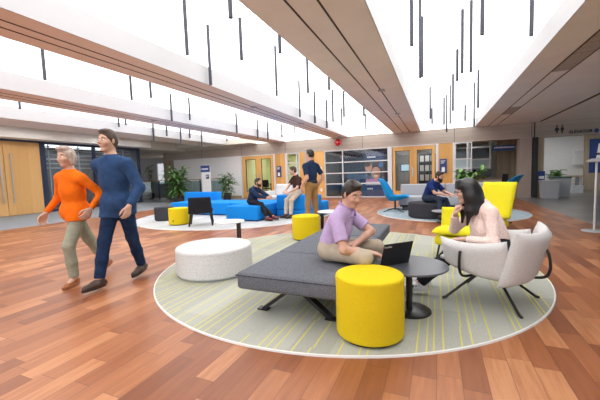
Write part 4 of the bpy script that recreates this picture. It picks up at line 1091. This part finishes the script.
def person(name, label, loc, pel, nk, head, hf, hu, left, hips_left, arms, legs, shirt, trousers, shoes, hair, skin='skin', h=.008, scale=1.0,
           sleeve='short', beard=None, glasses=False, collar=None, female=False, bulk=1.0, shoe_style='shoe', hem=True, group=None, drop=None):
    """all positions are world coordinates; arms/legs: dict with 'w'/'a' target, pole etc. for 'L' and 'R'"""
    O = V(loc[0], loc[1], 0.0); S = scale
    pel, nk, head = V(pel)-O, V(nk)-O, V(head)-O
    left, hl = unit(left), unit(hips_left)
    up = unit(nk-pel); left = unit(left-(left@up)*up); fw = np.cross(left, up)
    hl = unit(hl-(hl@up)*up*.5); hfw = unit(np.cross(hl, up))
    sw = (.172 if female else .195)*S*bulk**.5; hw = .088*S
    T = np.linalg.norm(nk-pel)
    sh = {'L': nk-up*.082*S+left*sw, 'R': nk-up*.082*S-left*sw}
    hp = {'L': pel+hl*hw, 'R': pel-hl*hw}
    UA, FA, TH, SK = .285*S, .25*S, .43*S, .42*S
    el, wr, kne, ank = {}, {}, {}, {}
    for s in 'LR':
        if 's' in arms[s]: sh[s] = sh[s]+V(arms[s]['s'])
        e, b = ik(sh[s], V(arms[s]['w'])-O, UA, FA, arms[s]['p']); el[s], wr[s] = e, b
        kk, a = ik(hp[s], V(legs[s]['a'])-O, TH, SK, legs[s]['p']); kne[s], ank[s] = kk, a
    chest = nk-up*.20*S; waist = pel+up*(T*.42)
    RT = np.stack([fw, left, up]); RP = np.stack([hfw, hl, np.cross(hfw, hl)])
    b = bulk
    # ---- head frame
    hf = unit(hf); hu = unit(V(hu)-(V(hu)@hf)*hf); hL = np.cross(hu, hf); RH = np.stack([hf, hL, hu]); s_ = .94*S
    H = lambda x, y, z: head+(hf*x+hL*y+hu*z)*s_
    # ---- body skin
    F = Field()
    F.ell(chest, V(.085, .125, .17)*S*b, RT, .05); F.ell(waist, V(.085, .115, .15)*S*b, RT, .05); F.ell(pel, V(.095, .135, .11)*S, RP, .05)
    F.cone(sh['L']*.9+sh['R']*.1, sh['R']*.9+sh['L']*.1, .045*S, .045*S, .04)
    F.cone(nk-up*.05*S, H(-.022, 0, -.06), .058*S, .052*S, .03)
    F.cone(nk+left*.03, sh['L']*.6+nk*.4, .045*S, .042*S, .04); F.cone(nk-left*.03, sh['R']*.6+nk*.4, .045*S, .042*S, .04)
    fem = .86 if female else 1.0
    for s in 'LR':
        F.cone(sh[s], el[s], .046*S*fem, .037*S*fem, .03); F.cone(el[s], el[s]*.6+wr[s]*.4, .037*S*fem, .036*S*fem, .02); F.cone(el[s]*.6+wr[s]*.4, wr[s], .036*S*fem, .025*S*fem, .02)
        A = arms[s]; hd = A.get('d', wr[s]-el[s])
        hand(F, wr[s], hd, A['n'], A['t'], A.get('c', .45), 1.0 if h < .007 else 1.12, .006 if h < .007 else .004)
        F.cone(hp[s], kne[s], .068*S, .048*S, .04); F.cone(kne[s], ank[s], .046*S, .032*S, .03)
        fd = unit(legs[s]['d']); F.cone(ank[s], ank[s]+fd*.10*S-V(0, 0, .045*S), .032*S, .026*S, .03)
    # head
    F.ell(H(-.012, 0, .035), V(.097, .076, .092)*s_, RH, .02); F.ell(H(.022, 0, -.035), V(.072, .060, .085)*s_, RH, .03)
    F.ell(H(.066, 0, -.104), V(.028, .030, .022)*s_, RH, .03)
    for y in (-1, 1):
        F.ell(H(.062, y*.040, -.025), V(.030, .026, .030)*s_, RH, .025)
        F.cone(H(.080, y*.018, .032), H(.070, y*.052, .030), .010*s_, .009*s_, .015)
        F.ell(H(.099, y*.032, .006), V(.016, .018, .012)*s_, RH, .012, sub=True)
        F.ell(H(-.008, y*.078, -.008), V(.020, .009, .032)*s_, RH, .008)
    F.cone(H(.088, 0, .014), H(.112, 0, -.024), .009*s_, .0125*s_, .012); F.cone(H(.098, -.012, -.028), H(.098, .012, -.028), .008*s_, .008*s_, .008)
    F.cone(H(.087, -.016, -.058), H(.087, .016, -.058), .009*s_, .009*s_, .01); F.cone(H(.083, -.014, -.070), H(.083, .014, -.070), .009*s_, .009*s_, .01)
    body = fobj(name, F.mesh(h), skin, None, tuple(O)); tag(body, label, 'person', group)
    # face details
    for y in (-1, 1):
        n = B(); bmesh.ops.create_uvsphere(n, u_segments=14, v_segments=10, radius=.0112*s_, matrix=Matrix.Translation(H(.0805, y*.032, .004)))
        e = obj('eye', n, 'eyewhite', body, smooth=180)
        n = B(); bmesh.ops.create_uvsphere(n, u_segments=12, v_segments=8, radius=.0068*s_, matrix=Matrix.Translation(H(.0862, y*.032, .002))); obj('iris', n, 'iris', e, smooth=180)
        n = B(); tube(n, [H(.089, y*.014, .032), H(.088, y*.034, .037), H(.074, y*.056, .030)], [.0035*s_, .005*s_, .003*s_], 6); obj('eyebrow', n, hair['m'] if hair['m'] != 'hair_grey' else 'hair_brown', body, smooth=180)
    n = B(); tube(n, [H(.085, -.026, -.0635), H(.0955, -.009, -.061), H(.0955, .009, -.061), H(.085, .026, -.0635)], [.002*s_, .0055*s_, .0055*s_, .002*s_], 8); obj('mouth', n, 'lip', body, smooth=180)
    # ---- hair
    G = Field(); st = hair['s']
    G.ell(H(-.018, 0, .042), V(.103, .083, .098)*s_, RH, .02)
    if st == 'short':
        G.ell(H(-.05, 0, -.01), V(.066, .079, .085)*s_, RH, .03); G.ell(H(.040, 0, .110), V(.046, .058, .022)*s_, RH, .03)
        for y in (-1, 1): G.cone(H(.012, y*.074, .03), H(.006, y*.075, -.012), .012*s_, .009*s_, .015)
        G.ell(H(.115, 0, -.022), V(.088, .094, .098)*s_, RH, .014, sub=True); G.ell(H(-.03, 0, -.135), V(.12, .10, .065)*s_, RH, .012, sub=True)
        for y in (-1, 1): G.ell(H(-.012, y*.092, -.02), V(.026, .022, .038)*s_, RH, .01, sub=True)
    elif st == 'wavy':
        G.ell(H(-.05, 0, -.02), V(.075, .088, .10)*s_, RH, .03); G.ell(H(.03, 0, .115), V(.075, .075, .035)*s_, RH, .03)
        for y in (-1, 1): G.cone(H(.01, y*.08, .05), H(0, y*.085, -.08), .028*s_, .025*s_, .03)
        G.ell(H(.112, 0, -.035), V(.085, .078, .105)*s_, RH, .014, sub=True)
    elif st == 'long':
        dn = V(0, 0, -1.0); bk = -hf
        G.ell(H(-.05, 0, -.03), V(.082, .092, .12)*s_, RH, .04)
        for y in (-1, 1):
            p0 = H(.025, y*.078, .055); p1 = H(.012, y*.088, -.06); p2 = p1+dn*.13+hL*y*.008; p3 = p2+dn*.13-hL*y*.01+hf*.015
            G.cone(p0, p1, .034*s_, .040*s_, .06); G.cone(p1, p2, .040*s_, .034*s_, .05); G.cone(p2, p3, .034*s_, .012*s_, .04); G.cone(H(-.03, y*.078, .02), p2+bk*.03, .045*s_, .036*s_, .06)
            q1 = H(-.05, y*.07, -.06); q2 = q1+dn*.14+bk*.05+hL*y*.03; q3 = q2+dn*.13+bk*.07
            G.cone(q1, q2, .062*s_, .05*s_, .06); G.cone(q2, q3, .05*s_, .016*s_, .05)
        m0 = H(-.08, 0, -.05); m1 = m0+dn*.14+bk*.06; m2 = m1+dn*.14+bk*.08
        G.cone(m0, m1, .065*s_, .05*s_, .05); G.cone(m1, m2, .05*s_, .018*s_, .05)
        for y in (-.045, -.015, .015, .045): G.cone(H(.06, y*.8, .115), H(.09, y, .045), .022*s_, .010*s_, .02)
        G.ell(H(.118, 0, -.045), V(.075, .062, .088)*s_, RH, .012, sub=True)
    hr = fobj('hair', G.mesh(min(h, .007)), hair['m'], body)
    if beard:
        G = Field(); big = beard == 'full'
        G.ell(H(.030, 0, -.058), V(.073, .067, .075 if big else .068)*s_, RH, .02); G.ell(H(.072, 0, -.112), V(.030 if not big else .042, .040, .030 if not big else .055)*s_, RH, .03)
        for y in (-1, 1): G.cone(H(.018, y*.070, .0), H(.035, y*.062, -.06), .010*s_, .013*s_, .02)
        G.cone(H(.092, -.028, -.047), H(.092, .028, -.047), .008*s_, .008*s_, .01)
        for y in (-1, 1): G.ell(H(.085, y*.038, -.010), V(.042, .032, .034)*s_, RH, .008, sub=True)
        G.ell(H(.105, 0, -.015), V(.03, .03, .028)*s_, RH, .006, sub=True); G.ell(H(.102, 0, -.063), V(.02, .021, .009)*s_, RH, .004, sub=True)
        fobj('beard', G.mesh(min(h, .006)), hair['m'], body)
    if glasses:
        n = B()
        for y in (-1, 1):
            tube(n, [H(.108, y*.034+.024*math.cos(a), .004+.019*math.sin(a)) for a in [2*PI*k/16 for k in range(16)]], .0022*s_, 5, True)
            tube(n, [H(.106, y*.058, .008), H(.0, y*.084, .010)], .002*s_, 5)
        tube(n, [H(.109, -.011, .008), H(.112, 0, .010), H(.109, .011, .008)], .002*s_, 5); obj('glasses', n, 'black_plastic', body)
    # ---- shirt
    G = Field(); hem_p = pel-up*(drop if drop else .035 if hem else -.02)*S; CL = ((hem_p, -up),)
    G.ell(chest, V(.118 if not female else .105, .160*fem**.5, .20)*S*b, RT, .06, CL); G.ell(waist, V(.115*b, .142*fem**.5*b, .16)*S, RT, .06, CL); G.ell(pel+up*.06*S, V(.125*b, .160, .11)*S, RP, .06, CL)
    if female: G.ell(chest+fw*.035*S-up*.03*S, V(.075, .12, .085)*S, RT, .06)
    if drop:
        G.ell(pel+up*.01*S, V(.135*b, .172*b, .13)*S, RP, .05, CL)
        for s in 'LR': G.cone(hp[s], hp[s]+unit(kne[s]-hp[s])*.22, .108*S, .104*S, .08, CL)
    if b > 1.1 and not drop: G.ell(waist+fw*.05*S-up*.01, V(.10, .14, .12)*S, RT, .06)
    G.cone(nk-up*.035*S, sh['L']*.65+nk*.35, .064*S, .060*S, .06); G.cone(nk-up*.035*S, sh['R']*.65+nk*.35, .064*S, .060*S, .06)
    G.cone(sh['L']-up*.01, sh['R']-up*.01, .062*S*fem, .062*S*fem, .05)
    G.cone(nk-up*.04*S, nk+up*.005, .074*S, .066*S, .03, clips=((nk+up*.018*S, up),))
    for s in 'LR':
        u = unit(el[s]-sh[s])
        if sleeve == 'short':
            e = sh[s]+u*UA*.74; G.cone(sh[s], e+u*.05, .064*S*b**.4, .060*S*b**.4, .035, clips=((e, u),))
        else:
            f = unit(wr[s]-el[s]); w2 = wr[s]-f*.02
            G.cone(sh[s], el[s], .066*S*fem*b**.4, .056*S*fem, .04); G.cone(el[s], w2+f*.02, .055*S*fem, .040*S*fem, .03, clips=((w2, f),))
    sr = fobj('shirt' if sleeve == 'short' else 'sweater', G.mesh(h), shirt, body)
    if collar:
        n = B()
        ring = [nk+up*(.030+.012*math.cos(a+PI))*S+(fw*math.cos(a)*.072+left*math.sin(a)*.068)*S+hf*0 for a in [2*PI*k/28 for k in range(28)]]
        tube(n, ring, .011*S, 8, True)
        c0 = nk+fw*.073*S+up*.014*S
        for y in (-1, 1): bar(n, c0+left*y*.012, c0+left*y*.05-up*.055+fw*.022, .035, .008)
        obj('collar', n, collar, sr, smooth=60)
        n = B(); bar(n, chest+fw*(.122*b)*S+up*.13*S-fw*.022, chest+fw*(.123*b)*S+up*.02*S, .026, .006); obj('placket', n, collar, sr)
    # ---- trousers
    G = Field(); WL_ = ((pel+up*.105*S, up),)
    G.ell(pel+up*.01, V(.125*b**.7, .165*b**.5, .125)*S, RP, .05, WL_); G.ell(pel+up*.07*S, V(.112*b, .150*b**.5, .06)*S, RP, .04, WL_)
    for s in 'LR':
        f = unit(ank[s]-kne[s]); e = ank[s]-f*.015
        G.cone(hp[s], kne[s], .092*S*b**.5, .067*S, .05); G.cone(kne[s], kne[s]*.5+ank[s]*.5, .066*S, .061*S, .03); G.cone(kne[s]*.5+ank[s]*.5, ank[s]+f*.04, .061*S, .056*S if female else .052*S, .03, clips=((e, f),))
    fobj('trousers', G.mesh(h), trousers, body)
    if not hem:
        n = B(); tube(n, [pel+up*.10*S+(hfw*math.cos(a)*.122*b+hl*math.sin(a)*.155)*S for a in [2*PI*k/32 for k in range(32)]], .016*S, 8, True); obj('belt', n, 'shoe_black', body, smooth=60)
    # ---- shoes
    for s in 'LR':
        d = unit(legs[s]['d']); upv = V(legs[s].get('u', (0, 0, 1))); upv = unit(upv-(upv@d)*d); sd = np.cross(upv, d); R = np.stack([d, sd, upv])
        a = ank[s]; base = a-upv*.085*S; c = shoes.get(s, shoes['m'])
        G = Field()
        if shoe_style == 'sandal':
            G.cone(base-d*.05*S+upv*.045, base+d*.02*S+upv*.035, .030*S, .030*S, .02, clips=((base+upv*.012, -upv),)); G.cone(base+d*.07*S+upv*.03, base+d*.13*S+upv*.025, .034*S, .032*S, .02)
            G.cone(a-upv*.02, base+upv*.05, .036, .034, .02, clips=((a-upv*.005, upv),))
        else:
            G.cone(a-upv*.005*S, a-upv*.045*S, .045*S, .044*S, .02, clips=((a+upv*.010*S, upv),))
            G.cone(base-d*.045*S+upv*.045*S, base+d*.06*S+upv*.042*S, .042*S, .043*S, .03); G.cone(base+d*.06*S+upv*.040*S, base+d*.165*S+upv*.030*S, .043*S, .033*S, .03)
        so = fobj('shoe', G.mesh(min(h, .007), cuts=((base+upv*.014*S, -upv),)), c, body)
        n = B(); N = 28; pts = []
        for k in range(N):
            t = 2*PI*k/N; x = math.cos(t); y = math.sin(t); pts.append(d*(.06+.145*x)*S+sd*y*(.040+.008*x)*S)
        lo = [n.verts.new(base+p) for p in pts]; hi = [n.verts.new(base+p*1.0+upv*(.024 if shoe_style != 'sandal' else (.03-.0*1))*S) for p in pts]
        n.faces.new(lo[::-1]); n.faces.new(hi)
        for k in range(N): n.faces.new((lo[k], lo[(k+1) % N], hi[(k+1) % N], hi[k]))
        obj('sole', n, shoes['sole'], so, smooth=50)
        if shoes.get('stripes'):
            for q in (-1, 1):
                n = B()
                for k in range(3):
                    p = base+d*(.035+.028*k)*S+sd*q*.0435*S+upv*.03*S; bar(n, p, p-d*.024*S-sd*q*.003+upv*.042*S, .012, .013)
                obj('stripes', n, 'black_plastic', so)
    return body, dict(sh=sh, el=el, wr=wr, kne=kne, ank=ank)

Z = (0, 0, 1)
# seated man at the laptop, cross-legged on the bench, facing +X
person('person', 'person in lilac polo and khaki trousers seated on the charcoal bench typing on a laptop', (-1.0, 2.95),
       (-.955, 2.95, .51), (-.795, 2.935, .905), (-.72, 2.905, 1.045), (.70, -.55, -.38), Z, (.05, 1, .05), (-.05, 1, 0),
       {'R': dict(w=(-.555, 2.80, .53), p=(-.35, -.6, -.25), d=(.85, .35, -.18), n=(0, 0, -1), t=(-.3, .9, 0), c=.35),
        'L': dict(w=(-.69, 2.90, .585), p=(.9, .5, -.25), d=(-.75, -.62, -.05), n=(0, 0, -1), t=(.6, -.7, .2), c=.4)},
       {'R': dict(a=(-.80, 3.02, .48), p=(1, -.75, .05), d=(-.2, .95, -.15), u=(0, -.3, 1)),
        'L': dict(a=(-.50, 3.27, .10), p=(.7, 0, 1), d=(1, .1, 0))},
       'lilac', 'khaki', dict(m='shoe_brown', sole='sole_black'), dict(m='hair_dark', s='short'), 'skin', .006, collar='lilac_dark')
# woman in the armchair, hand on her chin
person('person', 'person with long black hair in pink sweater in the pale armchair, hand on chin', (.45, 3.45),
       (.50, 3.44, .525), (.375, 3.44, .905), (.262, 3.43, 1.035), (-.96, -.22, -.20), Z, (.28, -1, 0), (-.1, -1, 0),
       {'L': dict(w=(.235, 3.26, .60), p=(.4, -.4, -.7), d=(-.9, .25, -.1), n=(0, 0, -1), t=(.1, .9, .2), c=.4),
        'R': dict(w=(.165, 3.46, .80), p=(-.3, .5, -.8), d=(.15, -.25, .9), n=(.9, .0, .1), t=(.2, -.9, .1), c=1.1)},
       {'L': dict(a=(-.16, 3.36, .11), p=(-.6, 0, 1), d=(-.92, -.22, 0)), 'R': dict(a=(-.13, 3.62, .10), p=(-.6, .1, 1), d=(-.95, -.1, 0))},
       'pink_knit', 'black_cloth', dict(m='shoe_white', sole='sole_white', stripes=True), dict(m='hair_black', s='long'), 'skin_pale', .006, scale=.94, sleeve='long', female=True, glasses=True, bulk=1.16)
# walking couple at the left
person('person', 'person in navy jacket and jeans walking, taller of the two walkers at left', (-3.52, 2.66),
       (-3.52, 2.66, .98), (-3.50, 2.60, 1.53), (-3.50, 2.57, 1.715), (.10, -1, -.05), Z, (1, .12, 0), (1, .05, 0),
       {'L': dict(w=(-3.17, 2.52, .96), p=(.3, 1, 0), d=(.05, -.3, -.9), n=(-1, 0, 0), t=(0, -1, 0), c=.5),
        'R': dict(w=(-3.80, 2.75, .96), p=(-.3, 1, 0), d=(-.05, .1, -1), n=(1, 0, 0), t=(0, -1, 0), c=.5)},
       {'L': dict(a=(-3.58, 2.98, .11), p=(.1, -1, .1), d=(.26, -.95, -.12), u=(0, -.12, 1)), 'R': dict(a=(-3.57, 2.38, .095), p=(.05, -1, .1), d=(.1, -1, .05))},
       'navy_jacket', 'jeans', dict(m='shoe_brown', sole='sole_black'), dict(m='hair_brown', s='short'), 'skin_warm', .008, scale=1.06, sleeve='long', bulk=1.08, drop=.13)
person('person', 'person in orange sweater, sage trousers and tan sandals walking, shorter of the two walkers', (-4.10, 2.50),
       (-4.10, 2.52, .88), (-4.07, 2.47, 1.38), (-4.06, 2.44, 1.55), (.15, -1, -.08), Z, (1, .1, 0), (1, -.05, 0),
       {'L': dict(w=(-3.80, 2.50, .92), p=(.3, 1, 0), d=(.15, -.55, -.6), n=(-1, 0, 0), t=(0, -.6, .6), c=.5),
        'R': dict(w=(-4.42, 2.36, .88), p=(-.3, 1, 0), d=(-.25, -.3, -.9), n=(1, 0, 0), t=(0, -1, 0), c=.5)},
       {'L': dict(a=(-4.04, 2.40, .095), p=(.05, -1, .1), d=(.35, -.94, .0)), 'R': dict(a=(-4.18, 2.92, .15), p=(.05, -1, .1), d=(.15, -.95, -.35), u=(0, -.35, 1))},
       'orange', 'sage', dict(m='shoe_tan', sole='shoe_tan'), dict(m='hair_grey', s='wavy'), 'skin_warm', .008, scale=.96, sleeve='long', female=True, shoe_style='sandal', bulk=1.1, drop=.07)
# group at the blue sofas
person('person', 'bearded person in dark navy sweater and black trousers seated on the blue sofa block', (-4.85, 7.95),
       (-4.93, 7.95, .525), (-4.80, 7.95, .93), (-4.70, 7.95, 1.06), (.98, -.12, .02), Z, (0, 1, 0), (0, 1, 0),
       {'R': dict(w=(-4.36, 7.83, .63), p=(-.2, -.5, -.8), d=(.9, .3, 0), n=(0, .8, -.4), t=(0, .2, 1), c=.8), 'L': dict(w=(-4.36, 7.98, .65), p=(-.2, .5, -.8), d=(.9, -.3, 0), n=(0, -.8, -.4), t=(0, -.2, 1), c=.8)},
       {'R': dict(a=(-4.30, 7.68, .10), p=(.6, 0, 1), d=(.95, -.25, 0)), 'L': dict(a=(-4.20, 7.86, .10), p=(.6, 0, 1), d=(.95, -.2, 0))},
       'navy', 'black_cloth', dict(m='shoe_red', sole='sole_black'), dict(m='hair_dark', s='short'), 'skin', .010, sleeve='long', beard='short')
person('person', 'person in brown polo and stone trousers perched on the back of the blue sofa', (-3.830, 8.680),
       (-3.78, 8.68, .755), (-3.81, 8.62, 1.20), (-3.88, 8.57, 1.365), (-.85, -.50, -.15), Z, (.75, -.6, 0), (.75, -.6, 0),
       {'L': dict(w=(-3.88, 8.28, .76), p=(.5, -.2, -.6), d=(-.7, -.4, -.4), n=(-.3, .1, -.9), t=(-.5, .6, .2), c=.7), 'R': dict(w=(-4.06, 8.36, .78), p=(-.5, .4, -.6), d=(.5, -.6, -.5), n=(.3, .3, -.9), t=(.6, .5, .2), c=.7)},
       {'L': dict(a=(-3.86, 8.28, .10), p=(-.2, -1, .8), d=(-.4, -.9, 0)), 'R': dict(a=(-4.04, 8.34, .10), p=(-.8, -.5, .9), d=(-.5, -.85, 0))},
       'brown_polo', 'stone', dict(m='shoe_brown', sole='sole_black'), dict(m='hair_brown', s='short'), 'skin_pale', .010, collar='brown_polo')
person('person', 'person in navy polo and tan trousers standing beside the blue sofa', (-2.680, 7.100),
       (-2.74, 7.1, .99), (-2.74, 7.1, 1.53), (-2.755, 7.1, 1.715), (-.85, .45, -.14), Z, (-.36, -.93, 0), (-.36, -.93, 0),
       {'L': dict(w=(-2.90, 6.86, .97), p=(.8, -.3, 0), d=(.05, .0, -1), n=(.6, .5, 0), t=(-.8, .4, 0), c=.5), 'R': dict(w=(-2.66, 7.34, .97), p=(.6, .3, 0), d=(-.1, 0, -1), n=(-.6, -.5, 0), t=(-.8, .4, 0), c=.5)},
       {'L': dict(a=(-2.81, 7.0, .10), p=(-.8, .4, .1), d=(-.9, .3, 0)), 'R': dict(a=(-2.66, 7.2, .10), p=(-.8, .5, .1), d=(-.8, .6, 0))},
       'navy', 'tan', dict(m='shoe_brown', sole='sole_black'), dict(m='hair_dark', s='short'), 'skin', .010, scale=1.03, collar='navy', hem=False)
person('person', 'bearded person in royal blue polo and jeans seated on the dark pouf', (-.1, 9.1),
       (-.22, 9.12, .515), (-.05, 9.06, .95), (.065, 8.99, 1.085), (.80, -.52, -.30), Z, (.45, .9, 0), (.45, .9, 0),
       {'R': dict(w=(.20, 8.72, .62), p=(-.3, -.6, -.6), d=(.9, -.1, -.1), n=(0, 0, -1), t=(.2, .9, 0), c=.5), 'L': dict(w=(.33, 8.98, .62), p=(.2, .6, -.6), d=(.5, -.7, 0), n=(0, 0, -1), t=(-.6, -.6, 0), c=.5)},
       {'R': dict(a=(.08, 8.62, .10), p=(.7, -.4, 1), d=(.6, -.8, 0)), 'L': dict(a=(.36, 8.85, .10), p=(.7, -.2, 1), d=(.75, -.6, 0))},
       'royal', 'jeans_dark', dict(m='shoe_black', sole='sole_black'), dict(m='hair_dark', s='short'), 'skin', .010, scale=1.02, collar='royal', beard='full', bulk=1.15, glasses=True)

# things that stand on a rug rest on its top surface
for o in list(COL.objects):
    if o.parent is None and o.get('category') and o.get('category') != 'rug' and abs(o.location.z) < .03:
        for cx, cy, r in ((-1.28, 4.33, 2.42), (-6.14, 9.0, 3.13), (.3, 10.36, 2.03)):
            if math.hypot(o.location.x-cx, o.location.y-cy) < r: o.location.z += .0125
